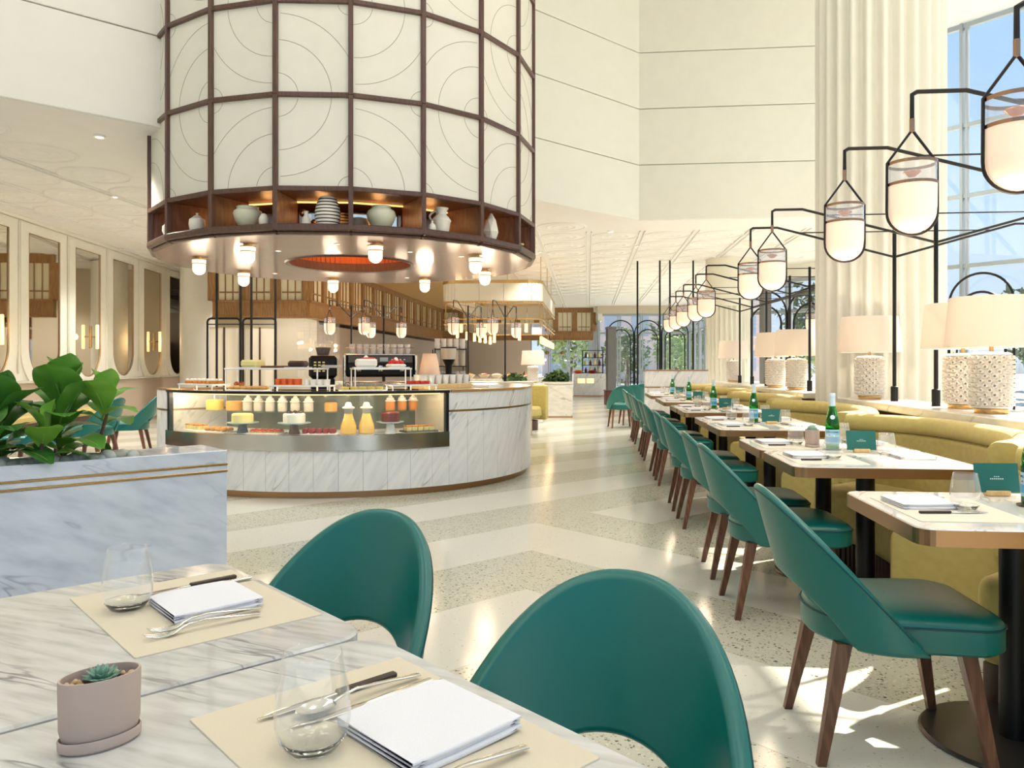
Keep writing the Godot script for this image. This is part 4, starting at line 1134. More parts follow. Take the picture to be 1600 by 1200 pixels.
func chair(at: Vector3, turn: float, label: String, group := "") -> Node3D:
	chair_parts()
	var o := thing("dining_chair", label, "chair", at, turn, group)
	var bk := put("backrest", meshes.shell, M.leather, o)
	put("seam", meshes.seam, M.leather_seam, bk)
	var st := put("seat", meshes.seat, M.leather, o)
	put("piping", meshes.piping, M.leather_seam, st)
	for l in meshes.chair_legs: put("leg", l, M.walnut, o)
	return o

func pedestal_table(at: Vector3, turn: float, label: String) -> void:
	var o := thing("dining_table", label, "table", at, turn)
	if not meshes.has("row_top"):
		# local x runs along the aisle edge, z across
		meshes.row_top = mb().prism(rrect(0.684, 0.854, 0.055, 6), 0.735, 0.75, 0.003).mesh()
		meshes.row_edge = mb().prism(rrect(0.69, 0.86, 0.058, 6), 0.70, 0.7465).mesh()
		meshes.row_post = mb().lathe(pv([0.044, 0.014, 0.044, 0.70]), 24).mesh()
		meshes.row_base = mb().lathe(pv([0, 0, 0.275, 0, 0.278, 0.006, 0.270, 0.014, 0.05, 0.018, 0, 0.018]), 48).mesh()
	put("tabletop", meshes.row_top, M.row_marble, o)
	put("edge_band", meshes.row_edge, M.bronze, o)
	put("pedestal", meshes.row_post, M.black_metal, o)
	put("base_plate", meshes.row_base, M.base_metal, o)

func sweep(path: Array, section: Array, ends := 0.05) -> MB:
	# path: points (x, z in the local plane) with section (outward, y) loops; ends are rounded off
	var rows := []
	var n := path.size()
	var c := Vector2.ZERO
	for s in section: c += s
	c /= section.size()
	var add := func(i: int, pos: Vector2, f: float) -> void:
		var t: Vector2 = (path[mini(i + 1, n - 1)] - path[maxi(i - 1, 0)]).normalized()
		var nm := Vector2(-t.y, t.x)
		var row := []
		for s in section:
			var q: Vector2 = c + (s - c) * f
			var p := pos + nm * q.x
			row.append(Vector3(p.x, q.y, p.y))
		rows.append(row)
	for k in 5:
		var a := PI / 2 * k / 5.0
		add.call(0, path[0] - (path[1] - path[0]).normalized() * ends * cos(a), 0.86 + 0.14 * sin(a) if k > 0 else 0.001)
	for i in n: add.call(i, path[i], 1.0)
	for k in range(4, -1, -1):
		var a := PI / 2 * k / 5.0
		add.call(n - 1, path[n - 1] + (path[n - 1] - path[n - 2]).normalized() * ends * cos(a), 0.86 + 0.14 * sin(a) if k > 0 else 0.001)
	return mb().grid(rows, true, false, true)
func rsec(x0: float, x1: float, y0: float, y1: float, r: float) -> Array:
	var p := []
	for q in rrect(x1 - x0, y1 - y0, r, 4): p.append(q + Vector2((x0 + x1) / 2, (y0 + y1) / 2))
	return p
func booth(a_c: float, label: String) -> void:
	var o := thing("banquette", label, "banquette", R(a_c, 0), face(ROW_P.x, ROW_P.y))
	# local z = across the row (towards the windows), local x = along the row (towards the viewer is +x)
	if not meshes.has("booth"):
		var back := []
		var seat := []
		for i in 33:
			var x := lerpf(-0.95, 0.95, i / 32.0)
			back.append(Vector2(x, 2.12 - 0.38 * pow(absf(x) / 0.97, 3.0)))
		for i in 33:
			var x := lerpf(-0.90, 0.90, i / 32.0)
			seat.append(Vector2(x, 2.05 - 0.36 * pow(absf(x) / 0.97, 3.0)))
		meshes.booth = [sweep(back, rsec(-0.085, 0.055, 0.795, 0.90, 0.045)).mesh(), sweep(back, rsec(-0.06, 0.06, 0.40, 0.80, 0.035)).mesh(), sweep(seat, rsec(-0.47, 0.03, 0.15, 0.46, 0.05)).mesh(), sweep(seat, rsec(-0.43, 0.02, 0.0, 0.15, 0.004)).mesh()]
		var rib := mb()
		for i in 32:
			for k in 2:
				var p: Vector2 = seat[i].lerp(seat[i + 1], k * 0.5)
				var t: Vector2 = (seat[i + 1] - seat[i]).normalized()
				var q := p + Vector2(-t.y, t.x) * -0.432
				rib.box(Vector3(q.x, 0.075, q.y), Vector3(0.012, 0.146, 0.012), 0.003, turn_y(-atan2(t.y, t.x)))
		meshes.booth_rib = rib.mesh()
	put("head_cushion", meshes.booth[0], M.velvet, o)
	put("back_cushion", meshes.booth[1], M.velvet, o)
	put("seat_cushion", meshes.booth[2], M.velvet, o)
	var pl := put("plinth", meshes.booth[3], M.dark_plinth, o)
	stuff(put("ribbing", meshes.booth_rib, M.dark_plinth, pl))

func table_lamp(at: Vector3, label: String, k := 1.0, lit := 0.18) -> void:
	var o := thing("table_lamp", label, "lamp", at)
	if not meshes.has("lamp_body"):
		meshes.lamp_foot = mb().lathe(pv([0, 0, 0.088, 0, 0.09, 0.004, 0.09, 0.028, 0.086, 0.032, 0, 0.032]), 32).mesh()
		meshes.lamp_body = mb().lathe(pv([0.0, 0.032, 0.098, 0.032, 0.108, 0.036, 0.110, 0.042, 0.096, 0.046, 0.096, 0.346, 0.110, 0.350, 0.106, 0.356, 0.09, 0.364, 0.03, 0.368, 0, 0.368]), 40).mesh()
		var stud := mb()
		for r in 11:
			for c in 15:
				var a := TAU * (c + 0.5 * (r % 2)) / 15.0
				var b := turn_y(a) * Basis(Vector3.RIGHT, PI / 2)
				var p := Vector3(sin(a) * 0.094, 0.058 + r * 0.0275, cos(a) * 0.094)
				stud.lathe(pv([0.0150, 0.0, 0.0112, 0.026, 0.0088, 0.028, 0.0076, 0.026, 0.0066, 0.001]), 10, p, b)
		meshes.lamp_stud = stud.mesh()
		meshes.lamp_neck = mb().lathe(pv([0.012, 0.366, 0.012, 0.40, 0.02, 0.402, 0.02, 0.415, 0.006, 0.42, 0.006, 0.62]), 14).mesh()
		meshes.lamp_shade = mb().lathe(pv([0.250, 0.395, 0.253, 0.399, 0.225, 0.690, 0.222, 0.694, 0.219, 0.690, 0.247, 0.399, 0.250, 0.395]), 48).mesh()
	put("foot", meshes.lamp_foot, M.brass, o)
	var bd := put("body", meshes.lamp_body, M.perforated, o)
	stuff(put("stud_relief", meshes.lamp_stud, M.perforated, bd))
	put("neck", meshes.lamp_neck, M.brass, o)
	put("lamp_shade", meshes.lamp_shade, M.shade_linen, o)
	put("bulb", mb().ball(Vector3(0, 0.53, 0), Vector3(0.03, 0.04, 0.03), 12, 8), M.globe_glow, o)
	o.scale = Vector3.ONE * k
	omni(at + Vector3(0, 0.53 * k, 0), lit * k, Color(1.0, 0.91, 0.82), 0.04)

func lantern_parts() -> void:
	if meshes.has("lantern"): return
	meshes.lantern = true
	var g := []
	for j in 13:
		var a := PI / 2 * j / 12.0
		g.append(Vector2(0.089 * sin(a), -0.225 - 0.085 * cos(a)))
	g.append(Vector2(0.091, -0.205)); g.append(Vector2(0.091, -0.205))
	g.append(Vector2(0.092, -0.115)); g.append(Vector2(0.0, -0.115))
	meshes.l_glass = mb().lathe(g, 32).mesh()
	# fluted clear collar
	var rows := []
	for y in [-0.112, -0.030]:
		var row := []
		for k in 96: row.append(Vector3(cos(TAU * k / 96), 0, -sin(TAU * k / 96)) * (0.0885 + 0.0022 * (k % 2)) + Vector3(0, y, 0))
		rows.append(row)
	meshes.l_collar = mb().grid(rows, true, false).mesh()
	meshes.l_ring = mb().lathe(pv([0.0895, -0.006, 0.094, -0.006, 0.094, 0.006, 0.0895, 0.006, 0.0895, -0.006]), 32).mesh()
	meshes.l_cap = mb().lathe(pv([0.0, 0.0, 0.03, -0.006, 0.035, -0.012, 0.012, -0.03, 0.0, -0.03]), 16).mesh()
	# strap: from the hanger down one side, under the glass and up the other (plane x-y)
	var path := [Vector3(0, 0.11, 0), Vector3(-0.098, -0.025, 0), Vector3(-0.099, -0.22, 0)]
	for j in range(1, 16):
		var a := PI * j / 16.0
		path.append(Vector3(-0.099 * cos(a), -0.225 - 0.092 * sin(a), 0))
	path.append_array([Vector3(0.099, -0.22, 0), Vector3(0.098, -0.025, 0), Vector3(0, 0.11, 0)])
	meshes.l_strap = mb().tube(path, 0.0056, 6, false, -1.0, 1.0).mesh()
	meshes.l_link = mb().lathe(pv([0.0, 0.10, 0.010, 0.10, 0.010, 0.155, 0.0, 0.155]), 12).mesh()
func lantern(parent: Node3D, at: Vector3, b: Basis) -> void:
	lantern_parts()
	var l := part("lantern", parent, at, b)
	put("frosted_glass", meshes.l_glass, M.lantern_glow, l)
	put("fluted_collar", meshes.l_collar, M.ribbed_glass, l)
	put("copper_ring", meshes.l_ring, M.copper, l, Vector3(0, -0.113, 0))
	put("copper_ring", meshes.l_ring, M.copper, l, Vector3(0, -0.028, 0))
	put("lamp_holder", meshes.l_cap, M.copper, l, Vector3(0, -0.05, 0))
	put("strap", meshes.l_strap, M.arm_metal, l)
	put("link", meshes.l_link, M.copper, l)
func lamp_post(at: Vector3, turn: float, label: String, left := true, right := true, h := 1.0, arm := 1.12, tip := 1.40, lit := 0.16) -> void:
	# local x runs across the row; the lanterns hang at both ends
	var o := thing("lantern_post", label, "lamp post", at, turn)
	var j := tip - 0.25
	put("socket", mb().lathe(pv([0, 0, 0.028, 0, 0.028, 0.115, 0.022, 0.12, 0, 0.12]), 20), M.black_metal, o)
	put("pole", mb().tube([Vector3(0, 0.10, 0), Vector3(0, tip - 0.03, 0)], 0.0145, 12), M.black_metal, o)
	put("tie_rod", mb().tube([Vector3(-(arm - 0.21) * 0.82, tip - 0.045, 0), Vector3((arm - 0.21) * 0.82, tip - 0.045, 0)], 0.005, 6), M.arm_metal, o)
	for s in [-1.0, 1.0]:
		if (s < 0 and not left) or (s > 0 and not right): continue
		put("arm", mb().tube([Vector3(0, j, 0), Vector3(s * (arm - 0.21), tip, 0), Vector3(s * (arm - 0.02), tip, 0), Vector3(s * arm, tip - 0.012, 0), Vector3(s * arm, tip - 0.13, 0)], 0.0095, 8), M.arm_metal, o)
		lantern(o, Vector3(s * arm, tip - 0.265, 0), Basis.IDENTITY)
		omni(o.transform * Vector3(s * arm, tip - 0.265 - 0.46, 0), lit, Color(1.0, 0.90, 0.78), 0.12)

func fluted(at: Vector3, r: float, y1: float, y2: float, label: String, nfl := 26) -> void:
	var o := thing("fluted_column", label, "column", at)
	var rows := []
	for y in [0.12, y1]:
		var row := []
		for k in nfl * 10:
			var f := float(k % 10) / 10.0
			var dip := 0.0
			if f > 0.14 and f < 0.86: dip = sin((f - 0.14) / 0.72 * PI)
			var a := TAU * k / (nfl * 10)
			row.append(Vector3(cos(a), 0, -sin(a)) * (r - 0.072 * r / 0.55 * dip) + Vector3(0, y, 0))
		rows.append(row)
	put("shaft", mb().grid(rows, true, false), M.flute, o)
	put("base", mb().lathe(pv([0, 0, r + 0.04, 0, r + 0.04, 0.10, r + 0.01, 0.12, r - 0.06, 0.12]), 48), M.flute, o)
	if y2 > y1: put("capital", mb().lathe(pv([r - 0.05, y1, r + 0.015, y1, r + 0.015, y2, 0, y2]), 48), M.flute, o)

func arch_screen(p: Vector2, q: Vector2, n: int, label: String) -> void:
	var o := thing("arched_screen", label, "screen", W(p.x, p.y))
	var dir := (q - p).normalized()
	o.rotation.y = atan2(dir.y, dir.x)
	var w := p.distance_to(q) / n
	for k in n:
		var c := (k + 0.5) * w
		for e in [[w * 0.48, 2.98], [w * 0.36, 2.62]]:
			var r: float = e[0]
			var path := [Vector3(c - r, 0, 0), Vector3(c - r, e[1] - r, 0)]
			for j in range(1, 20): path.append(Vector3(c - r * cos(PI * j / 20.0), e[1] - r + r * sin(PI * j / 20.0), 0))
			path.append_array([Vector3(c + r, e[1] - r, 0), Vector3(c + r, 0, 0)])
			put("arch", mb().tube(path, 0.024, 8), M.black_metal, o)

func window_row() -> void:
	var turn := face(ROW_P.x, ROW_P.y)
	var aa := [2.68, 4.05, 4.75, 6.12, 6.82, 8.19, 8.89, 10.26, 10.96, 12.33, 13.03]
	for i in aa.size():
		var nth: String = ORD[aa.size() - 1 - i]
		chair(R(aa[i] - 0.02, 0.93), turn + [0.0, 0.02, -0.015, 0.01, -0.02, 0.0, 0.015, -0.01, 0.0, 0.01, 0.0][i], "teal leather chair at the %s aisle table counted from the white partition" % nth)
		pedestal_table(R(aa[i], 1.375), turn, "marble table with bronze edge, %s in the row from the white partition" % nth)
	var bb := [2.33, 4.4, 6.47, 8.54, 10.61, 12.68]
	for i in bb.size(): booth(bb[i], "curved yellow velvet banquette, %s along the window from the white partition" % ORD[bb.size() - 1 - i])
	# low wall and marble ledge behind the banquettes
	for seg in [[0.6, 7.2], [8.3, 14.2]]:
		var o := thing("window_ledge", "long marble-topped ledge behind the banquettes " + ("before the great column" if seg[0] < 1 else "beyond the great column"), "ledge", R((seg[0] + seg[1]) / 2, 2.43), turn)
		var l: float = seg[1] - seg[0]
		put("low_wall", mb().box(Vector3(0, 0.435, 0), Vector3(l - 0.02, 0.87, 0.30), 0.004), M.niche_wood, o)
		put("marble_top", mb().box(Vector3(0, 0.90, 0), Vector3(l, 0.06, 0.46), 0.006), M.ledge_marble, o)
	for e in [[4.93, 2.40], [5.44, 2.47], [6.88, 2.37], [9.33, 2.40], [10.2, 2.36], [10.74, 2.50], [13.45, 2.43]]:
		table_lamp(R(e[0], e[1], 0.93), {4.93: "large lamp on the ledge overlapping its twin, studded white base on brass foot", 5.44: "studded white lamp on the ledge half hidden behind the larger shade", 6.88: "studded white lamp standing against the great fluted column", 9.33: "studded white lamp cut off by the great column's edge", 10.2: "front lamp of the overlapping pair beyond the great column", 10.74: "rear lamp of the overlapping pair beyond the great column", 13.45: "last studded lamp on the ledge before the far column"}[e[0]])
	var pp := [2.54, 3.32, 4.16, 5.75, 6.5, 8.9, 9.75, 11.0, 11.95, 12.9]
	for i in pp.size():
		lamp_post(R(pp[i], 2.43, 0.93), turn - PI / 2, "black post with paired arms and glass lanterns, %s along the ledge from the white partition" % ORD[pp.size() - 1 - i])
	fluted(R(7.75, 2.756), 0.57, HIGH, HIGH, "great fluted cream column rising from the window ledge to the hall ceiling")
	fluted(W(4.87, 17.6), 0.48, 2.52, LOW, "fluted cream column with a plain tall capital under the low ceiling")
	arch_screen(Vector2(9.35, 14.5), Vector2(5.75, 19.3), 5, "row of black double arches standing along the tall side windows")
	arch_screen(Vector2(3.78, 31.05), Vector2(7.0, 30.95), 3, "row of black double arches before the end windows")
	# marble partition at the end of the row
	var pt := thing("marble_partition", "white marble partition with brass line closing the row of tables", "partition", W(3.02, 14.4))
	put("slab", mb().box(Vector3(0, 0.40, 0), Vector3(1.12, 0.80, 0.25), 0.006), M.counter_marble, pt)
	put("slab", mb().box(Vector3(0, 0.965, 0), Vector3(1.12, 0.29, 0.25), 0.006), M.counter_marble, pt)
	put("brass_line", mb().box(Vector3(0, 0.81, 0), Vector3(1.124, 0.02, 0.254), 0.003), M.bronze, pt)
	put("cap", mb().box(Vector3(0, 1.12, 0), Vector3(1.14, 0.02, 0.27), 0.004), M.bronze, pt)
	for k in 3: chair(W(2.12 + 0.32 * k, 15.2 + 0.78 * k), PI, ["teal leather chair beyond the white partition, closest to the maroon box", "middle teal leather chair of three beyond the white partition", "teal leather chair tucked right behind the white partition"][k])

# ---------------------------------------------------------------- things on the tables
func tumbler(at: Vector3, label: String, group := "") -> void:
	if not meshes.has("tumbler"):
		meshes.tumbler = mb().lathe(pv([0.0405, 0.0165, 0.0452, 0.034, 0.0460, 0.048, 0.0435, 0.075, 0.0365, 0.112, 0.0350, 0.1190, 0.0344, 0.1196, 0.0338, 0.1190, 0.0352, 0.112, 0.0422, 0.075, 0.0447, 0.048, 0.0441, 0.036, 0.0395, 0.019]), 44).mesh()
		meshes.tumbler_foot = mb().lathe(pv([0, 0, 0.022, 0, 0.03, 0.003, 0.0403, 0.0164, 0.0388, 0.0182, 0.03, 0.0095, 0.015, 0.007, 0, 0.0065]), 44).mesh()
	var o := thing("water_glass", label, "glass", at, 0.0, group)
	put("bowl", meshes.tumbler, M.thin_glass, o)
	put("foot", meshes.tumbler_foot, M.tumbler, o)
func napkin(at: Vector3, turn: float, w: float, label: String, group := "") -> void:
	var o := thing("napkin", label, "napkin", at, turn, group)
	if not meshes.has("napkin"):
		# folded cloth: soft layers, each a slightly bowed sheet with a rounded fold on one side
		var layer := func(dx: float, y0: float, th: float) -> ArrayMesh:
			var rows := []
			for i in 9:
				var z := lerpf(-0.085, 0.085, i / 8.0)
				var row := []
				var e := 0.0 if i > 0 and i < 8 else 0.002
				for q in rsec(-0.085 + dx + e, 0.085 + e * -1.0, y0 + e, y0 + th - e, th * 0.45):
					row.append(Vector3(q.x, q.y + 0.0015 * sin(z * 22.0 + q.x * 9.0), z))
				rows.append(row)
			var m := mb().grid(rows, true, false)
			for e in [0, 8]:
				var r: Array = rows[e]
				for k in range(1, r.size() - 1):
					if e == 0: m.tri(r[0], r[k + 1], r[k])
					else: m.tri(r[0], r[k], r[k + 1])
			return m.mesh()
		meshes.napkin = [layer.call(0.0, 0.001, 0.008), layer.call(0.004, 0.0075, 0.0068), layer.call(0.001, 0.0128, 0.0068)]
	for l in meshes.napkin: put("fold", l, M.napkin, o)
	o.scale = Vector3(w / 0.17, 1.0, w / 0.17)
func mat_cloth(at: Vector3, turn: float, label: String, w := 0.43, dpt := 0.33, m: Material = null) -> void:
	tag(put("placemat", mb().prism(rrect(w, dpt, 0.004, 2), 0.0, 0.0022, 0.0006), m if m else M.placemat, null, at, turn_y(turn)), label, "placemat")
func flat_bar(pts: Array) -> MB:   # (x, y, half width, half thickness) stations of a forged bar along x
	var rows := []
	for p in pts:
		var row := []
		for k in 10:
			var a := TAU * k / 10.0
			row.append(Vector3(p[0], p[1] + sin(a) * p[3], cos(a) * p[2]))
		rows.append(row)
	return mb().grid(rows, true, false, true)
func cutlery(kind: String, at: Vector3, turn: float, label: String) -> void:
	var o := thing(kind, label, kind.get_slice("_", 1) if "_" in kind else kind, at, turn)
	match kind:
		"dinner_fork":
			put("handle", flat_bar([[-0.1, 0.006, 0.0005, 0.0005], [-0.098, 0.006, 0.006, 0.0022], [-0.06, 0.010, 0.0055, 0.0022], [0.0, 0.016, 0.0035, 0.002], [0.03, 0.014, 0.0032, 0.002], [0.045, 0.009, 0.0055, 0.0016], [0.058, 0.005, 0.0115, 0.0014], [0.068, 0.0035, 0.0118, 0.0013], [0.07, 0.0033, 0.0005, 0.0005]]), M.cutlery_steel, o)
			for k in 4:
				var z := -0.0096 + k * 0.0064
				put("tine", mb().tube([Vector3(0.066, 0.0036, z), Vector3(0.085, 0.004, z), Vector3(0.103, 0.009, z * 0.95)], 0.0017, 6, false, 0.0009), M.cutlery_steel, o)
		"table_spoon":
			put("handle", flat_bar([[-0.1, 0.006, 0.0005, 0.0005], [-0.098, 0.006, 0.006, 0.0022], [-0.05, 0.011, 0.005, 0.0022], [0.01, 0.016, 0.0032, 0.002], [0.035, 0.012, 0.003, 0.002], [0.046, 0.008, 0.003, 0.0015]]), M.cutlery_steel, o)
			var rows := []
			for i in 9:
				var f := i / 8.0
				var row := []
				for k in 13:
					var g := lerpf(-1.0, 1.0, k / 12.0)
					var w := 0.0195 * sqrt(maxf(0.0004, 1.0 - pow(2.0 * f - 1.0, 2.0))) * (1.1 - 0.25 * f)
					row.append(Vector3(0.042 + f * 0.062, 0.0095 - 0.0078 * (1.0 - g * g) * sin(PI * clampf(f, 0.02, 0.98)), g * w))
				rows.append(row)
			put("bowl", mb().grid(rows, false, false), M.cutlery_steel, o)
		"table_knife":
			put("handle", mb().box(Vector3(-0.055, 0.005, 0), Vector3(0.10, 0.008, 0.012), 0.002), M.handle_wood, o)
			put("blade", flat_bar([[-0.006, 0.004, 0.004, 0.002], [0.01, 0.004, 0.004, 0.0018], [0.03, 0.004, 0.0085, 0.0011], [0.085, 0.004, 0.008, 0.0009], [0.112, 0.004, 0.0012, 0.0006]]), M.cutlery_steel, o)
		"silver_knife":
			put("handle", flat_bar([[-0.112, 0.005, 0.0005, 0.0005], [-0.11, 0.005, 0.0065, 0.0035], [-0.04, 0.005, 0.0055, 0.003], [0.0, 0.004, 0.004, 0.0025]]), M.cutlery_steel, o)
			put("blade", flat_bar([[-0.002, 0.004, 0.004, 0.0024], [0.015, 0.004, 0.0075, 0.0013], [0.085, 0.004, 0.0075, 0.0009], [0.115, 0.004, 0.001, 0.0006]]), M.cutlery_steel, o)
func bent_text(txt: String, r: float, size: float, y: float, m: Material, parent: Node3D, depth := 0.0006) -> void:
	var t := TextMesh.new()
	var f := SystemFont.new()
	f.font_names = PackedStringArray(["Droid Sans"])
	f.font_weight = 700
	t.font = f
	t.text = txt; t.font_size = 32; t.pixel_size = size / 32.0; t.depth = depth
	var arr := t.surface_get_arrays(0)
	var v: PackedVector3Array = arr[Mesh.ARRAY_VERTEX]
	var nn: PackedVector3Array = arr[Mesh.ARRAY_NORMAL]
	for i in v.size():
		var a := v[i].x / r
		v[i] = Vector3(sin(a) * (r + v[i].z), v[i].y + y, cos(a) * (r + v[i].z))
		nn[i] = turn_y(a) * nn[i]
	arr[Mesh.ARRAY_VERTEX] = v; arr[Mesh.ARRAY_NORMAL] = nn
	var am := ArrayMesh.new()
	am.add_surface_from_arrays(Mesh.PRIMITIVE_TRIANGLES, arr)
	put("lettering", am, m, parent)
func water_bottle(at: Vector3, turn: float, label: String) -> void:
	var o := thing("water_bottle", label, "bottle", at, turn)
	if not meshes.has("bottle"):
		meshes.bottle = mb().lathe(pv([0, 0.004, 0.026, 0.0, 0.034, 0.003, 0.0365, 0.010, 0.0365, 0.125, 0.0355, 0.15, 0.0305, 0.18, 0.0215, 0.215, 0.0155, 0.245, 0.0135, 0.285, 0.0120, 0.285, 0.0135, 0.245, 0.019, 0.215, 0.028, 0.18, 0.033, 0.15, 0.034, 0.125, 0.034, 0.012, 0.03, 0.007, 0, 0.009]), 36).mesh()
		meshes.b_label = mb().lathe(pv([0.0368, 0.028, 0.0372, 0.029, 0.0372, 0.107, 0.0368, 0.108]), 36).mesh()
		meshes.b_band = mb().lathe(pv([0.0373, 0.04, 0.0374, 0.04, 0.0374, 0.068, 0.0373, 0.068]), 36).mesh()
		meshes.b_foil = mb().lathe(pv([0.0176, 0.232, 0.0165, 0.245, 0.0148, 0.268, 0.0146, 0.283, 0.0158, 0.284, 0.0158, 0.305, 0.014, 0.308, 0, 0.308]), 24).mesh()
		meshes.b_neck = mb().lathe(pv([0.0, 0.0, 0.0125, 0.0, 0.0125, 0.0008, 0, 0.0012]), 20).mesh()
		meshes.b_core = mb().lathe(pv([0, 0.010, 0.0325, 0.012, 0.0328, 0.125, 0.0318, 0.15, 0.027, 0.178, 0.018, 0.212, 0, 0.213]), 28).mesh()
	put("glass", meshes.bottle, M.bottle_glass, o)
	put("label", meshes.b_label, M.bottle_label, o)
	put("label_band", meshes.b_band, M.bottle_band, o)
	put("foil", meshes.b_foil, M.bottle_foil, o)
	put("neck_label", meshes.b_neck, M.bottle_foil, o, Vector3(0, 0.176, 0.0312), Basis(Vector3.RIGHT, PI / 2 - 0.26))
	bent_text("S.PELLEGRINO", 0.0373, 0.0105, 0.094, M.ink, o)
	put("star", mb().lathe(pv([0.0, 0.0, 0.0035, 0.0, 0.0035, 0.0008, 0, 0.0009]), 5), M.star_red, o, Vector3(-0.0165, 0.078, 0.0336), turn_y(-0.46) * Basis(Vector3.RIGHT, PI / 2))
	tag(put("coaster", mb().lathe(pv([0, 0, 0.05, 0, 0.05, 0.004, 0, 0.004]), 28), M.base_metal, null, at + Vector3(0, -0.004, 0)), label.replace("green water bottle", "round metal coaster under the water bottle"), "coaster")
func menu_card(at: Vector3, turn: float, label: String) -> void:
	var o := thing("menu_card", label, "menu card", at, turn)
	put("wooden_block", mb().box(Vector3(0, 0.009, 0), Vector3(0.082, 0.018, 0.03), 0.002), M.pale_oak, o)
	var c := put("card", mb().box(Vector3.ZERO, Vector3(0.155, 0.104, 0.002)), M.card, o, Vector3(0, 0.063, -0.004), Basis(Vector3.RIGHT, -0.16))
	# two short lines of print too small to read
	for k in 3: put("print", mb().box(Vector3(-0.007 + k * 0.007, 0.004, 0.0014), Vector3(0.0045, 0.0028, 0.0006)), M.card_ink, c)
	for k in 7: put("print", mb().box(Vector3(-0.021 + k * 0.007, -0.004, 0.0014), Vector3(0.0045, 0.0042, 0.0006)), M.card_ink, c)
func succulent(at: Vector3, turn: float, label: String, k := 1.0) -> void:
	var o := thing("potted_succulent", label, "potted plant", at, turn)
	var sx := 1.3
	if k == 1.0: o.scale = Vector3(0.80, 0.86, 0.80)
	put("saucer", mb().lathe(pv([0, 0, 0.041, 0, 0.0455, 0.004, 0.046, 0.016, 0.0445, 0.018, 0.042, 0.012, 0, 0.010]), 44, Vector3.ZERO, Basis.IDENTITY, sx, 0.82), M.clay, o)
	put("pot", mb().lathe(pv([0, 0.010, 0.036, 0.0105, 0.0415, 0.016, 0.0445, 0.03, 0.0455, 0.098, 0.045, 0.1005, 0.0425, 0.1005, 0.042, 0.098, 0.042, 0.082, 0, 0.082]), 44, Vector3.ZERO, Basis.IDENTITY, sx, 0.82), M.clay, o)
	if k < 1.0:
		put("rosette", mb().ball(Vector3(0, 0.1, 0), Vector3(0.04, 0.025, 0.028), 10, 6), M.succulent, o)
		return
	var soil := put("soil", mb().lathe(pv([0.0425, 0.084, 0, 0.087]), 28, Vector3.ZERO, Basis.IDENTITY, sx, 0.82), M.soil, o)
	var g := RandomNumberGenerator.new()
	g.seed = 77
	for i in 34:
		var a := g.randf() * TAU
		var r := sqrt(g.randf()) * 0.036
		if absf(cos(a) * r * sx) < 0.014: continue
		put("stone", mb().ball(Vector3(cos(a) * r * sx, 0.089 + g.randf() * 0.004, sin(a) * r * 0.82), Vector3(g.randf_range(0.004, 0.007), g.randf_range(0.003, 0.005), g.randf_range(0.004, 0.006)), 8, 5, turn_y(g.randf() * TAU)), M.gravel_a if i % 2 else M.gravel_b, soil)
	var ros := part("rosette", o, Vector3(0.002, 0.090, 0))
	for ringi in 4:
		var cnt: int = [5, 8, 10, 11][ringi]
		for i in cnt:
			var a := TAU * (i + 0.5 * (ringi % 2)) / cnt
			var ln: float = [0.014, 0.021, 0.027, 0.030][ringi]
			var up: float = [1.25, 0.85, 0.48, 0.18][ringi]
			var rows := []
			for s in 6:
				var f := s / 5.0
				var row := []
				var w := 0.0062 * sin(PI * clampf(pow(f, 0.8) * 0.93 + 0.07, 0.0, 1.0)) + 0.0003
				for q in 8:
					var an := TAU * q / 8.0
					row.append(Vector3(cos(an) * w, sin(an) * w * 0.42 + f * f * 0.004, f * ln))
				rows.append(row)
			put("leaf", mb().grid(rows, true, false), M.succulent if (i + ringi) % 3 else M.succulent_tip, ros, Vector3(0, 0.003 + ringi * -0.0008, 0), turn_y(a) * Basis(Vector3.RIGHT, -up))

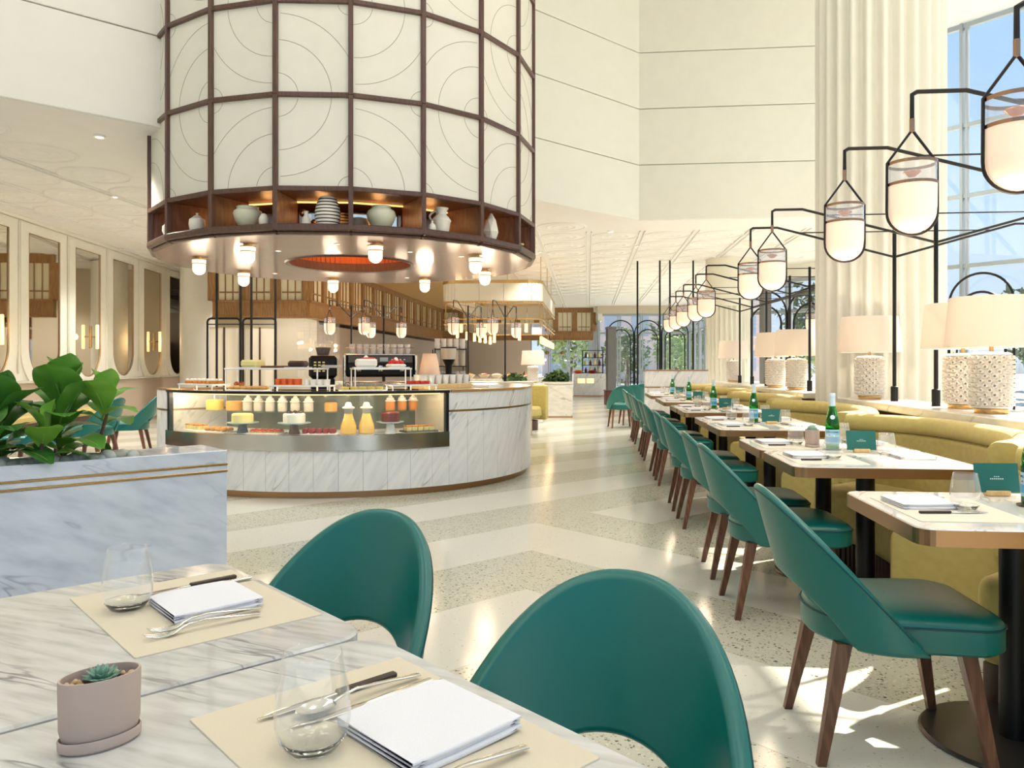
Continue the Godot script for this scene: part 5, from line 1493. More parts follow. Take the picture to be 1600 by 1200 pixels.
func row_settings() -> void:
	var turn := face(ROW_P.x, ROW_P.y)
	var aa := [2.68, 4.05, 4.75, 6.12, 6.82, 8.19, 8.89, 10.26, 10.96, 12.33, 13.03]
	var y := 0.752
	for i in aa.size():
		var nth: String = ORD[aa.size() - 1 - i]
		var tb: String = " of the %s table from the white partition" % nth
		mat_cloth(R(aa[i] - 0.02, 1.155, 0.75), turn, "thin pale placemat on the aisle side" + tb, 0.43, 0.33, M.table_mat)
		mat_cloth(R(aa[i] - 0.02, 1.605, 0.75), turn, "thin pale placemat on the banquette side" + tb, 0.43, 0.33, M.table_mat)
		napkin(R(aa[i] + 0.05, 1.10, y), turn + 0.05, 0.18, "folded white napkin on the aisle side" + tb)
		napkin(R(aa[i] + 0.05, 1.62, y), turn, 0.18, "folded white napkin on the banquette side" + tb)
		tumbler(R(aa[i] - 0.03, 1.21, y), "stemless water glass on the aisle side" + tb)
		tumbler(R(aa[i] + 0.12, 1.52 if i > 0 else 1.70, y), "stemless water glass on the banquette side" + tb)
		if i < 7:
			cutlery("table_knife", R(aa[i] - 0.10, 1.14, y), turn - PI / 2 + 0.1, "dark-handled knife on the aisle side" + tb)
			cutlery("dinner_fork", R(aa[i] + 0.165, 1.13, y), turn + PI / 2, "steel fork on the aisle side" + tb)
			cutlery("table_knife", R(aa[i] + 0.18, 1.62, y), turn - PI / 2, "dark-handled knife on the banquette side" + tb)
	var facing := face(-ROW_R.x, -ROW_R.y)
	var cards := [2.96, 4.36, 6.43, 8.50, 10.57, 12.64]
	for i in cards.size():
		var nth: String = ORD[cards.size() - 1 - i]
		menu_card(R(cards[i], 1.46, 0.751), facing + 0.05, "teal menu card in a wooden block, %s from the white partition" % nth)
		var bp := R(cards[i] + 0.12, 1.345, 0.755) if i > 0 else R(2.75, 1.472, 0.755)
		water_bottle(bp, facing - 0.25 if i > 0 else facing - 1.05, "green water bottle, %s from the white partition" % nth)
	succulent(R(4.60, 1.27, 0.751), turn, "small clay pot of green succulent beside a green bottle", 0.5)

# ---------------------------------------------------------------- foreground tables
func foreground() -> void:
	var turn := face(-DIA_U.x, -DIA_U.y)          # local +z looks from the chair to the table
	var along := atan2(DIA_U.y, DIA_U.x)          # local x along u
	for e in [[1.525, "further marble table with a rounded corner, beside the plant box"], [0.84, "closer marble table set with two placemats' edge, carrying the clay pot"]]:
		var label: String = "veined marble dining table beside the marble plant box" if e[0] > 1.0 else "veined marble dining table carrying the oval clay pot"
		var o := thing("marble_table", label, "table", D(0.22, e[0]), along)
		put("tabletop", mb().prism(rrect(1.02, 0.672, 0.06, 8), 0.725, 0.75, 0.004), M.table_marble, o)
		put("edge_band", mb().prism(rrect(1.012, 0.664, 0.056, 8), 0.690, 0.725), M.bronze, o)
		put("pedestal", mb().lathe(pv([0.045, 0.014, 0.045, 0.70]), 24), M.black_metal, o)
		put("base_plate", mb().lathe(pv([0, 0, 0.28, 0, 0.28, 0.008, 0.27, 0.015, 0, 0.018]), 48), M.base_metal, o)
	chair(D(0.835, 1.69), turn + 0.40, "teal leather chair at the marble table beside the plant box")
	chair(D(0.838, 0.833), turn + 0.40, "teal leather chair drawn up to the table with the clay pot")
	var y := 0.7525
	mat_cloth(D(0.548, 1.545, 0.75), along + PI / 2, "cream linen placemat on the table by the plant box")
	mat_cloth(D(0.535, 0.838, 0.75), along + PI / 2, "cream linen placemat on the table with the clay pot")
	napkin(D(0.568, 1.525, y), along + PI / 2 - 0.03, 0.165, "folded white napkin on the placemat by the plant box")
	napkin(D(0.588, 0.815, y), along + PI / 2 + 0.02, 0.170, "folded white napkin on the placemat beside the clay pot's table edge")
	tumbler(D(0.448, 1.603, y), "empty stemless glass at the table by the plant box")
	tumbler(D(0.452, 0.868, y), "empty stemless glass on the placemat nearest the clay pot")
	# cutlery by the plant box
	cutlery("table_knife", D(0.585, 1.672, y), along + PI + 0.04, "dark-handled knife lying behind the napkin by the plant box")
	cutlery("silver_knife", D(0.60, 1.645, y), along + PI, "slim steel knife beside the dark-handled one by the plant box")
	cutlery("dinner_fork", D(0.52, 1.396, y), along + PI - 0.02, "outer steel fork of the pair by the plant box")
	cutlery("dinner_fork", D(0.535, 1.426, y), along + PI, "steel fork closest to the napkin by the plant box")
	# and on the closer setting
	cutlery("table_knife", D(0.545, 0.985, y), along + PI + 0.02, "dark-handled knife behind the glass on the clay pot's table")
	cutlery("table_spoon", D(0.575, 0.957, y), along + PI + 0.03, "steel spoon behind the glass on the clay pot's table")
	cutlery("silver_knife", D(0.565, 0.930, y), along + PI + 0.03, "plain steel knife beside the napkin on the clay pot's table")
	cutlery("dinner_fork", D(0.545, 0.692, y), along + PI, "steel fork across the napkin from the glass")
	succulent(D(0.266, 1.064, 0.7505), along, "oval clay pot of green succulent and gravel on the marble table")

# ---------------------------------------------------------------- plant box
func leaf_mesh(ln: float, wd: float, droop: float, fold: float) -> Array:
	var rows := []
	var rib := []
	for i in 12:
		var s := i / 11.0
		var w := wd * 0.5 * pow(sin(PI * clampf(pow(s, 1.25) * 0.97 + 0.02, 0.0, 1.0)), 0.75)
		var c := Vector3(0, 0.35 * ln * s - droop * s * s * ln, s * ln * (1.0 - 0.15 * droop * s))
		var row := []
		for k in 9:
			var g := lerpf(-1.0, 1.0, k / 8.0)
			row.append(c + Vector3(g * w, absf(g) * w * fold + 0.006 * sin(s * 14.0 + g * 2.0) * absf(g), 0))
		rows.append(row)
		if i < 11: rib.append(c + Vector3(0, 0.0014, 0))
	return [mb().grid(rows, false, false).mesh(), mb().tube(rib, 0.0028, 5, false, 0.0008).mesh()]
func fig(at: Vector3, sd: int, h: float, bare: float, n: int, light: int, label: String, spread := 1.0) -> void:
	var o := thing("fiddle_leaf_fig", label, "plant", at)
	var g := RandomNumberGenerator.new()
	g.seed = sd
	var stem := []
	for i in 7: stem.append(Vector3(0.012 * sin(i * 0.9 + sd), h * i / 6.0, 0.01 * cos(i * 1.1 + sd)))
	put("stem", mb().tube(stem, 0.012, 8, false, 0.006), M.stem, o)
	if not meshes.has("leaf"):
		meshes.leaf = [leaf_mesh(0.27, 0.20, 0.35, 0.26), leaf_mesh(0.24, 0.18, 0.65, 0.2), leaf_mesh(0.21, 0.15, 0.15, 0.36)]
	for i in n:
		var f := i / float(n - 1)
		var y := lerpf(bare, h, f)
		var az := i * 2.399 + sd
		var pitch := lerpf(0.22, 1.12, f)
		var v: int = 2 if f > 0.85 else (1 if f < 0.35 else i % 2)
		var lf := put("leaf", meshes.leaf[v][0], M["leaf_%d" % light], o, Vector3(0.012 * sin(f * 5.4 + sd), y, 0), turn_y(az) * Basis(Vector3.RIGHT, -pitch) * Basis.from_scale(Vector3.ONE * spread * g.randf_range(0.85, 1.1)))
		put("midrib", meshes.leaf[v][1], M.leaf_rib, lf)
func plant_box() -> void:
	var o := thing("plant_box", "marble plant box with twin brass lines, filled with fiddle leaf figs", "planter", D(0.0, 4.125), atan2(DIA_U.y, DIA_U.x))
	# local x along u, local z towards the viewer
	var x0 := -1.3
	var x1 := 1.58
	var box := func(called: String, a: float, b: float, y0: float, y1: float, z0: float, z1: float, m: Material, bev := 0.003) -> void:
		put(called, mb().box(Vector3((a + b) / 2, (y0 + y1) / 2, (z0 + z1) / 2), Vector3(b - a, y1 - y0, z1 - z0), bev), m, o)
	box.call("lower_slab", x0, x1, 0.0, 0.672, -0.172, 0.172, M.planter_marble)
	box.call("brass_line", x0, x1 + 0.003, 0.672, 0.683, -0.175, 0.175, M.brass, 0.001)
	box.call("middle_slab", x0, x1, 0.683, 0.706, -0.172, 0.172, M.planter_marble, 0.001)
	box.call("brass_line", x0, x1 + 0.003, 0.706, 0.717, -0.175, 0.175, M.brass, 0.001)
	box.call("rim_slab", x0, x1, 0.717, 0.784, 0.135, 0.175, M.planter_marble)
	box.call("rim_slab", x0, x1, 0.717, 0.784, -0.175, -0.135, M.planter_marble)
	box.call("end_slab", 1.20, x1, 0.717, 0.784, -0.135, 0.135, M.planter_marble)
	box.call("soil", x0, 1.20, 0.717, 0.755, -0.135, 0.135, M.soil)
	fig(D(1.048, 4.12, 0.755), 3, 0.28, 0.18, 8, 2, "slender fiddle leaf fig with a bare stem at the end of the plant box", 0.85)
	fig(D(0.87, 4.15, 0.755), 9, 0.29, 0.04, 16, 1, "tallest fiddle leaf fig with broad dark leaves in the plant box", 1.05)
	fig(D(0.62, 4.13, 0.755), 14, 0.25, 0.05, 14, 0, "dark fiddle leaf fig beside the tallest one", 1.0)
	fig(D(0.78, 4.04, 0.755), 21, 0.16, 0.04, 6, 2, "low young fiddle leaf fig at the front rim of the plant box", 0.75)
	fig(D(0.56, 4.03, 0.755), 25, 0.17, 0.04, 6, 1, "low bright fiddle leaf fig before the dark one", 0.8)
	var g := RandomNumberGenerator.new()
	g.seed = 5
	for i in 22:
		var u := lerpf(0.45, 1.19, i / 21.0)
		var v := 4.03 + 0.10 * g.randf() * (1.0 if i % 2 else 0.3)
		var r := Vector3(g.randf_range(0.03, 0.055), g.randf_range(0.02, 0.034), g.randf_range(0.025, 0.04))
		tag(put("pebble", mb().ball(Vector3.ZERO, r, 14, 9, turn_y(g.randf() * 3.0)), M.pebble_a if i % 3 else M.pebble_b, null, D(u, v, 0.755 + r.y * 0.8)), "smooth pale grey pebble lying among the fig stems", "pebble", "pebbles in the plant box")

# ---------------------------------------------------------------- mirror wall and the tables before it
func wall_prism(poly: PackedVector2Array, z0: float, z1: float, bev := 0.0) -> MB:   # outline in x-y, thickness along z
	var p := PackedVector2Array()
	for q in poly: p.append(Vector2(q.x, -q.y))
	return mb().prism(p, z0, z1, bev, Transform3D(Basis(Vector3.RIGHT, PI / 2), Vector3.ZERO))
func stadium(hw: float, yc: float, top: float, k := 24) -> PackedVector2Array:   # flat head, round foot
	var p := PackedVector2Array([Vector2(hw, top), Vector2(-hw, top)])
	for i in k + 1:
		var a := PI + PI * i / k
		p.append(Vector2(cos(a) * hw, yc + sin(a) * hw))
	return p
func mirror_wall() -> void:
	var p := Vector2(-7.3, 4.49)
	var q := Vector2(-8.45, 20.9)
	var dir := (q - p).normalized()
	var o := struct("wall_mirrors")
	o.transform = Transform3D(turn_y(atan2(dir.y, dir.x)), W(p.x, p.y))
	var length := p.distance_to(q)
	put("backing", mb().box(Vector3(length / 2, LOW / 2, -0.10), Vector3(length, LOW, 0.2)), M.cream, o)
	put("wainscot", mb().box(Vector3(length / 2, 0.46, 0.015), Vector3(length, 0.92, 0.03)), M.tan_wall, o)
	put("dado_rail", mb().box(Vector3(length / 2, 0.94, 0.03), Vector3(length, 0.04, 0.09), 0.006), M.ledge_marble, o)
	put("cornice", mb().box(Vector3(length / 2, LOW - 0.03, 0.02), Vector3(length, 0.06, 0.06), 0.006), M.cream, o)
	var n := 28
	var ring_m := mb()
	var inner := stadium(0.50, 1.50, 3.36, n)
	var outer := stadium(0.735, 1.52, 3.52, n)
	var cnt := inner.size()
	for i in cnt:
		var j := (i + 1) % cnt
		var a := Vector3(inner[i].x, inner[i].y, 0.028)
		var b := Vector3(inner[j].x, inner[j].y, 0.028)
		var c := Vector3(outer[j].x, outer[j].y, 0.028)
		var d := Vector3(outer[i].x, outer[i].y, 0.028)
		ring_m.quad(a, d, c, b)
		ring_m.quad(Vector3(d.x, d.y, 0), Vector3(c.x, c.y, 0), c, d)
		ring_m.quad(a, b, Vector3(b.x, b.y, 0.008), Vector3(a.x, a.y, 0.008))
	var fm := ring_m.mesh()
	var glass_m := wall_prism(inner, 0.004, 0.012).mesh()
	var rim_path := []
	for i in cnt: rim_path.append(Vector3(inner[i].x * 0.99, inner[i].y, 0.026))
	var rim := mb().tube(rim_path, 0.007, 6, true).mesh()
	var seam := mb().box(Vector3(0, 2.3, 0.02), Vector3(0.028, 2.44, 0.03), 0.004).mesh()
	for k in range(2, 11):
		var s := 0.13 + 1.56 * k
		if s + 1.5 > length: break
		put("pilaster_strip", seam, M.cream, o, Vector3(s, 0, 0))
		put("panel_frame", fm, M.cream, o, Vector3(s + 0.78, 0, 0))
		var mi := tag(put("arched_mirror", glass_m, M.mirror, null), "tall mirror with rounded foot, %s along the cream wall from the round pier" % ORD[10 - k], "mirror") as MeshInstance3D
		mi.transform = o.transform * Transform3D(Basis.IDENTITY, Vector3(s + 0.78, 0, 0.001))
		put("mirror_rim", rim, M.bronze, o, Vector3(s + 0.78, 0, 0))
		if k in [6, 8, 4]:
			var sc := thing("wall_sconce", "brass wall light with a white glowing tube on the %s mirror from the round pier" % ORD[10 - k], "sconce")
			sc.transform = o.transform * Transform3D(Basis.IDENTITY, Vector3(s + 0.78 + 0.1, 1.75, 0.012))
			put("back_plate", mb().box(Vector3(0, 0, 0.01), Vector3(0.07, 0.42, 0.02), 0.008), M.brass, sc)
			put("arm", mb().tube([Vector3(0, 0, 0.02), Vector3(0, 0, 0.11)], 0.014, 8), M.brass, sc)
			put("lamp_tube", mb().lathe(pv([0, -0.23, 0.02, -0.23, 0.028, -0.22, 0.028, 0.22, 0.02, 0.23, 0, 0.23]), 16), M.tube_glow, sc, Vector3(0, 0, 0.13))
			omni(sc.transform * Vector3(0, 0, 0.30), 0.15, Color(1.0, 0.84, 0.62), 0.06)
	# the wall beyond, a round pier and the bench
	slab_wall("wall_service", Vector2(-8.45, 20.9), Vector2(-9.0, 36.5), 0.0, LOW, 0.2, M.cream, -1.0)
	var pr := thing("round_pier", "smooth round cream pier beside the last mirror", "pier", W(-7.25, 18.0))
	put("shaft", mb().lathe(pv([0.38, 0.0, 0.38, LOW - 0.035]), 40), M.cream, pr)
	put("base", mb().lathe(pv([0.40, 0.0, 0.40, 0.10, 0.38, 0.11]), 40), M.tan_wall, pr)
	var be := thing("wall_bench", "long dark bench running below the mirrors", "bench", W(-7.35, 10.5), atan2(dir.y, dir.x))
	put("seat", mb().box(Vector3(0, 0.40, 0), Vector3(7.5, 0.12, 0.5), 0.03), M.velvet, be)
	put("plinth", mb().box(Vector3(0, 0.17, -0.03), Vector3(7.5, 0.34, 0.42), 0.01), M.dark_plinth, be)
	for k in 4:
		var d: float = [10.45, 9.55, 8.45, 7.4][k]
		chair(W(-5.1 - 0.03 * k, d), -PI / 2 + [0.25, -0.1, 0.15, 0.0][k], ["teal leather chair nearest the bar on the mirror side", "second teal leather chair from the bar on the mirror side", "third teal leather chair from the bar on the mirror side", "fourth teal leather chair from the bar on the mirror side"][k])
	for k in 3:
		var t := thing("side_table", "pale marble table before the mirrors, %s from the bar" % ORD[k], "table", W(-6.0, 10.3 - k * 1.3))
		put("tabletop", mb().prism(rrect(0.8, 0.75, 0.05), 0.72, 0.75, 0.004), M.row_marble, t)
		put("edge_band", mb().prism(rrect(0.79, 0.74, 0.05), 0.695, 0.72), M.bronze, t)
		put("pedestal", mb().lathe(pv([0.04, 0.012, 0.04, 0.70]), 20), M.black_metal, t)
		put("base_plate", mb().lathe(pv([0, 0, 0.26, 0, 0.26, 0.012, 0, 0.016]), 32), M.base_metal, t)
		tumbler(W(-5.8, 10.2 - k * 1.3, 0.75), "water glass on the %s mirror-side table from the bar" % ORD[k])
		napkin(W(-6.1, 10.35 - k * 1.3, 0.75), 0.2, 0.17, "white napkin on the %s mirror-side table from the bar" % ORD[k])

# ---------------------------------------------------------------- beyond the bar
func oak_bulkhead(p: Vector2, q: Vector2, n: int, label: String, solid := 0.0) -> void:
	var dir := (q - p).normalized()
	var length := p.distance_to(q)
	var o := thing("oak_bulkhead", label, "bulkhead", W(p.x, p.y), atan2(dir.y, dir.x))
	put("frieze", mb().box(Vector3(length / 2, 2.42, 0.0), Vector3(length, 0.32, 0.12), 0.004), M.oak, o)
	put("moulding", mb().box(Vector3(length / 2, 2.255, 0.01), Vector3(length, 0.04, 0.18), 0.008), M.oak, o)
	put("moulding", mb().box(Vector3(length / 2, 2.60, 0.01), Vector3(length, 0.05, 0.18), 0.008), M.oak, o)
	put("top_rail", mb().box(Vector3(length / 2, LOW - 0.10, 0.0), Vector3(length, 0.20, 0.10), 0.004), M.oak, o)
	var w := length / n
	for k in n + 1: put("stile", mb().box(Vector3(k * w, 3.01, 0.0), Vector3(minf(0.22, w * 0.34), 0.80, 0.10), 0.006), M.oak, o)
	for k in n:
		put("pane", mb().box(Vector3((k + 0.5) * w, 3.01, -0.02), Vector3(w, 0.80, 0.012)), M.lit_screen_glass, o)
		for e in [-0.12, 0.12]: put("glazing_bar", mb().box(Vector3((k + 0.5 + e) * w, 3.01, 0.0), Vector3(0.02, 0.80, 0.03), 0.003), M.oak, o)
		put("grille", mb().box(Vector3((k + 0.5) * w, 2.80, 0.0), Vector3(w * 0.6, 0.03, 0.03), 0.003), M.oak, o)
func far_fittings() -> void:
	oak_bulkhead(Vector2(-6.5, 17.0), Vector2(-4.46, 17.0), 3, "oak bulkhead with pale panes facing the hall above the service doors")
	oak_bulkhead(Vector2(-4.46, 17.0), Vector2(-2.93, 32.6), 15, "long oak bulkhead of lattice panes running back from the bar")
	oak_bulkhead(Vector2(-2.93, 32.6), Vector2(3.4, 32.6), 8, "oak bulkhead with pale panes at the far end of the buffet")
	poly_slab("ceiling_buffet", [Vector2(-4.4, 17.1), Vector2(-2.2, 17.1), Vector2(-0.8, 32.5), Vector2(-2.9, 32.5)], LOW - 0.06, LOW - 0.02, M.pale_oak)
	slab_wall("wall_kitchen", Vector2(-7.9, 19.6), Vector2(-4.9, 19.6), 0.0, LOW, 0.2, M.beige_wall, -1.0)
	slab_wall("wall_buffet", Vector2(-4.9, 19.6), Vector2(-3.2, 36.5), 0.0, 2.24, 0.2, M.tan_wall, -1.0)
	# service doors with black metal frames
	for k in 2:
		var o := thing("framed_door", "tall beige service door in a rounded black frame, " + ["beside the round pier", "beside the glass screen"][k], "door", W(-5.98 + 0.74 * k, 16.2))
		var path := [Vector3(-0.34, 0, 0), Vector3(-0.34, 2.10, 0)]
		for i in 7: path.append(Vector3(-0.34 + 0.08 * (1 - cos(PI / 2 * i / 6.0)), 2.10 + 0.08 * sin(PI / 2 * i / 6.0), 0))
		for i in 7: path.append(Vector3(0.26 + 0.08 * sin(PI / 2 * i / 6.0), 2.10 + 0.08 * cos(PI / 2 * i / 6.0), 0))
		path.append(Vector3(0.34, 0, 0))
		put("frame", mb().tube(path, 0.022, 8), M.black_metal, o)
		put("crossbar", mb().tube([Vector3(-0.34, 2.06, 0), Vector3(0.34, 2.06, 0)], 0.012, 6), M.black_metal, o)
		put("door_leaf", mb().box(Vector3(0, 1.0, -0.05), Vector3(0.62, 2.0, 0.03), 0.004), M.beige_wall, o)
		put("mullion", mb().box(Vector3(0.0, 1.0, -0.02), Vector3(0.035, 2.0, 0.03), 0.004), M.dark_plinth, o)
	for k in 4:
		var pl := thing("black_pole", "slim black pole before the service doors, %s from the round pier" % ORD[k], "pole", W([-6.05, -5.56, -5.34, -4.85][k], 16.0))
		put("pole", mb().lathe(pv([0.024, 0.0, 0.024, LOW]), 12), M.black_metal, pl)
		put("foot", mb().lathe(pv([0, 0, 0.05, 0, 0.05, 0.02, 0.03, 0.025]), 14), M.black_metal, pl)
	for e in [[2.86, 17.8], [3.37, 17.8], [3.60, 17.8], [4.13, 17.8]]:
		var pl := thing("ceiling_pole", "slim black pole to the low ceiling, %s from the plain-capped column" % ORD[3 - int((e[0] - 2.7) / 0.42)], "pole", W(e[0], e[1]))
		put("pole", mb().lathe(pv([0.02, 0.0, 0.02, LOW]), 12), M.black_metal, pl)
		put("foot", mb().lathe(pv([0, 0, 0.045, 0, 0.045, 0.02, 0.03, 0.025]), 14), M.black_metal, pl)
	var gp := thing("glass_screen", "floor-standing glass screen beside the service doors", "screen", W(-4.5, 18.2), 0.9)
	put("pane", mb().box(Vector3(0, 1.1, 0), Vector3(1.2, 2.2, 0.012)), M.clear_sheet, gp)
	put("channel", mb().box(Vector3(0, 0.02, 0), Vector3(1.2, 0.04, 0.05), 0.004), M.steel, gp)
	# ledge behind the bar with four lantern posts
	var lg := thing("service_ledge", "marble-topped service ledge behind the round bar", "ledge", W(-1.45, 13.7))
	put("low_wall", mb().box(Vector3(0, 0.435, 0), Vector3(3.6, 0.87, 0.3), 0.004), M.beige_wall, lg)
	put("marble_top", mb().box(Vector3(0, 0.90, 0), Vector3(3.66, 0.06, 0.42), 0.006), M.ledge_marble, lg)
	for k in 4:
		lamp_post(W([-2.82, -2.25, -0.77, -0.12][k], 13.7, 0.93), 1.32, "black lantern post on the service ledge, %s from the round pier" % ORD[k], true, true, 1.0, 0.80, 1.36, 0.08)
	# suspended canopy over the buffet
	var cx := thing("hanging_canopy", "brass-edged canopy of pale panels hanging over the buffet", "canopy", W(-0.45, 17.0), face(-ROW_R.x, -ROW_R.y))
	# local z towards the viewer, x to the right; it runs 6.6 m back
	var outline := PackedVector2Array()
	for q in rrect(2.2, 6.6, 0.30, 6): outline.append(q + Vector2(0, -3.3))
	var cnt := outline.size()
	for i in cnt:
		var a := outline[i]
		var b := outline[(i + 1) % cnt]
		var mid := (a + b) / 2
		var t := (b - a).normalized()
		var bs := turn_y(-atan2(t.y, t.x))
		var seglen := a.distance_to(b)
		var pieces := maxi(1, int(round(seglen / 0.55)))
		for k in pieces:
			var c := a.lerp(b, (k + 0.5) / pieces)
			put("panel", mb().box(Vector3.ZERO, Vector3(seglen / pieces - 0.012, 0.40, 0.02), 0.002), M.canopy_panel, cx, Vector3(c.x, 2.80, c.y), bs)
		for e in [[3.03, 0.07], [2.59, 0.04], [2.22, 0.02], [2.12, 0.02]]:
			put("brass_rail", mb().box(Vector3.ZERO, Vector3(seglen + 0.01, e[1], 0.04), 0.004), M.brass, cx, Vector3(mid.x, e[0], mid.y), bs)
	for e in [[-1.06, -0.3], [-0.35, -0.04], [0.35, -0.04], [1.06, -0.3], [1.09, -2.4], [1.09, -4.4], [1.0, -6.3], [-1.09, -3.3]]:
		put("hanger", mb().tube([Vector3(e[0], 2.0, e[1]), Vector3(e[0], LOW, e[1])], 0.010, 6), M.brass, cx)
	put("glass_shelf", mb().box(Vector3(0, 2.13, -3.3), Vector3(2.1, 0.012, 6.4)), M.clear_sheet, cx)
	var bar_l := thing("light_bar", "long glowing light bar hung along the canopy's side", "light", cx.transform * Vector3(1.06, 0, -3.4), cx.rotation.y)
	put("diffuser", mb().box(Vector3(0, 1.77, 0), Vector3(0.06, 0.16, 6.0), 0.01), M.tube_glow, bar_l)
	for z in [-2.6, 0.0, 2.6]: put("hanger", mb().tube([Vector3(0, 1.84, z), Vector3(0, 2.62, z)], 0.006, 6), M.brass, bar_l)
	area(bar_l.transform * Vector3(0, 1.67, 0), Vector2(0.06, 6.0), 0.8, Color(1.0, 0.86, 0.66), bar_l.transform.basis * Basis(Vector3.RIGHT, -PI / 2))
	for e in [[-1.30, 18.6, 1.86], [-1.09, 18.9, 1.82], [-0.92, 19.2, 1.80], [-0.80, 19.5, 1.78], [-0.68, 19.8, 1.77], [-0.56, 20.1, 1.75], [-0.60, 17.6, 1.95], [-0.42, 18.6, 1.75], [0.17, 17.9, 1.78], [0.32, 17.5, 1.95], [-1.15, 17.7, 1.95]]:
		var pl := thing("heat_lamp", "slender glowing heat lamp hung below the canopy", "lamp", W(e[0], e[1], e[2]), 0.0, "heat lamps below the canopy")
		put("cord", mb().tube([Vector3(0, 0.2, 0), Vector3(0, 2.14 - e[2], 0)], 0.005, 5), M.brass, pl)
		omni(W(e[0], e[1], e[2] - 0.12), 0.22, Color(1.0, 0.82, 0.60), 0.04)
		put("lamp_tube", mb().lathe(pv([0, -0.0, 0.03, 0.0, 0.036, 0.01, 0.036, 0.19, 0.02, 0.2, 0, 0.2]), 14), M.tube_glow, pl)
	# buffet counter with bowls and jars
	var bf := thing("buffet_counter", "long white buffet counter under the hanging canopy", "counter", W(-0.6, 19.0), face(-ROW_R.x, -ROW_R.y))
	put("cabinet", mb().box(Vector3(0, 0.43, -1.0), Vector3(2.4, 0.86, 4.2), 0.01), M.counter_marble, bf)
	put("worktop", mb().box(Vector3(0, 0.88, -1.0), Vector3(2.5, 0.04, 4.3), 0.006), M.row_marble, bf)
	var bowl := mb().lathe(pv([0, 0, 0.06, 0, 0.14, 0.09, 0.135, 0.09, 0.055, 0.012, 0, 0.012]), 20).mesh()
	var fill := mb().ball(Vector3(0, 0.075, 0), Vector3(0.12, 0.045, 0.12), 12, 6).mesh()
	for k in 7:
		var b := thing("serving_bowl", ["white bowl of chocolate bites on the buffet counter", "white bowl of fruit on the buffet counter", "white bowl of pastries on the buffet counter", "white bowl of berries on the buffet counter", "white bowl of cream on the buffet counter", "white bowl of nuts on the buffet counter", "white bowl of orange slices on the buffet counter"][k], "bowl", bf.transform * Vector3(-0.95 + k * 0.32, 0.90, 0.85 - 0.2 * (k % 2)))
		put("bowl", bowl, M.cup, b)
		put("food", fill, [M.chocolate, M.strawberry, M.pastry, M.berry, M.icing, M.caramel, M.orange_cup][k], b)
	# planter with low greenery, lamp on it, and a yellow booth end
	var pb := thing("low_planter", "grey marble planter of dark leafy greenery by the aisle", "planter", W(1.06, 18.3))
	put("box", mb().box(Vector3(0, 0.39, 0), Vector3(0.68, 0.78, 0.5), 0.006), M.ledge_marble, pb)
	put("plinth", mb().box(Vector3(0, 0.015, 0), Vector3(0.69, 0.03, 0.51)), M.bronze, pb)
	put("rim", mb().box(Vector3(0, 0.80, 0), Vector3(0.72, 0.05, 0.54), 0.006), M.ledge_marble, pb)
	bush_in(pb, Vector3(0, 0.9, 0), Vector3(0.32, 0.16, 0.2), 60, 8)
	var pb2 := thing("low_planter", "marble planter of dark greenery beside the ledge lamp", "planter", W(0.20, 16.6))
	put("box", mb().box(Vector3(0, 0.39, 0), Vector3(0.9, 0.78, 0.45), 0.006), M.ledge_marble, pb2)
	put("rim", mb().box(Vector3(0, 0.80, 0), Vector3(0.94, 0.05, 0.5), 0.006), M.ledge_marble, pb2)
	bush_in(pb2, Vector3(-0.12, 0.9, 0), Vector3(0.26, 0.14, 0.2), 50, 9)
	table_lamp(W(0.44, 16.5, 0.825), "studded lamp with cream drum shade on the planter behind the bar", 1.0, 0.2)
	var yb := thing("yellow_armchair", "rounded yellow velvet armchair at the end of the bar", "armchair", W(0.24, 14.7), 0.9)
	put("back", sweep([Vector2(-0.30, 0.25), Vector2(-0.29, 0.0), Vector2(-0.2, -0.2), Vector2(0, -0.28), Vector2(0.2, -0.2), Vector2(0.29, 0.0), Vector2(0.30, 0.25)], rsec(-0.05, 0.05, 0.18, 0.84, 0.04)), M.velvet, yb)
	put("seat", mb().box(Vector3(0, 0.33, 0), Vector3(0.5, 0.22, 0.5), 0.05), M.velvet, yb)
	put("plinth", mb().lathe(pv([0, 0, 0.25, 0, 0.25, 0.18, 0, 0.18]), 24), M.dark_plinth, yb)
	# far end: marble buffet with lit niches, shelf of bottles, maroon box, dark pillar
	var fb := thing("far_buffet", "pale marble buffet block with lit niches at the far end", "counter", W(3.03, 30.5))
	put("block", mb().box(Vector3(0, 0.44, 0), Vector3(1.3, 0.88, 0.7), 0.01), M.counter_marble, fb)
	put("plinth", mb().box(Vector3(0, 0.02, 0.01), Vector3(1.31, 0.04, 0.71)), M.bronze, fb)
	for k in 2: put("niche_light", mb().box(Vector3(-0.35 + k * 0.34, 0.60, 0.35), Vector3(0.28, 0.18, 0.02), 0.004), M.tube_glow, fb)
	for e in [[-0.45, M.orange_cup, "orange"], [0.1, M.berry, "dark red"]]:
		var b := thing("fruit_bowl", "shallow %s bowl on the far marble buffet" % e[2], "bowl", W(3.03 + e[0], 30.4, 0.88))
		put("bowl", mb().lathe(pv([0, 0, 0.1, 0, 0.22, 0.09, 0.21, 0.09, 0, 0.02]), 20), e[1], b)
		put("fruit", mb().ball(Vector3(0, 0.08, 0), Vector3(0.16, 0.06, 0.16), 10, 6), e[1], b)
	var sh := thing("bottle_shelf", "black open shelf frame filled with small bottles at the far end", "shelf", W(3.2, 30.98, 0.0))
	for x in [-0.4, 0.4]: put("post", mb().box(Vector3(x, 0.90, 0), Vector3(0.03, 1.8, 0.2), 0.003), M.black_metal, sh)
	for y in [0.90, 1.20, 1.50, 1.785]: put("shelf", mb().box(Vector3(0, y, 0), Vector3(0.83, 0.025, 0.2), 0.003), M.black_metal, sh)
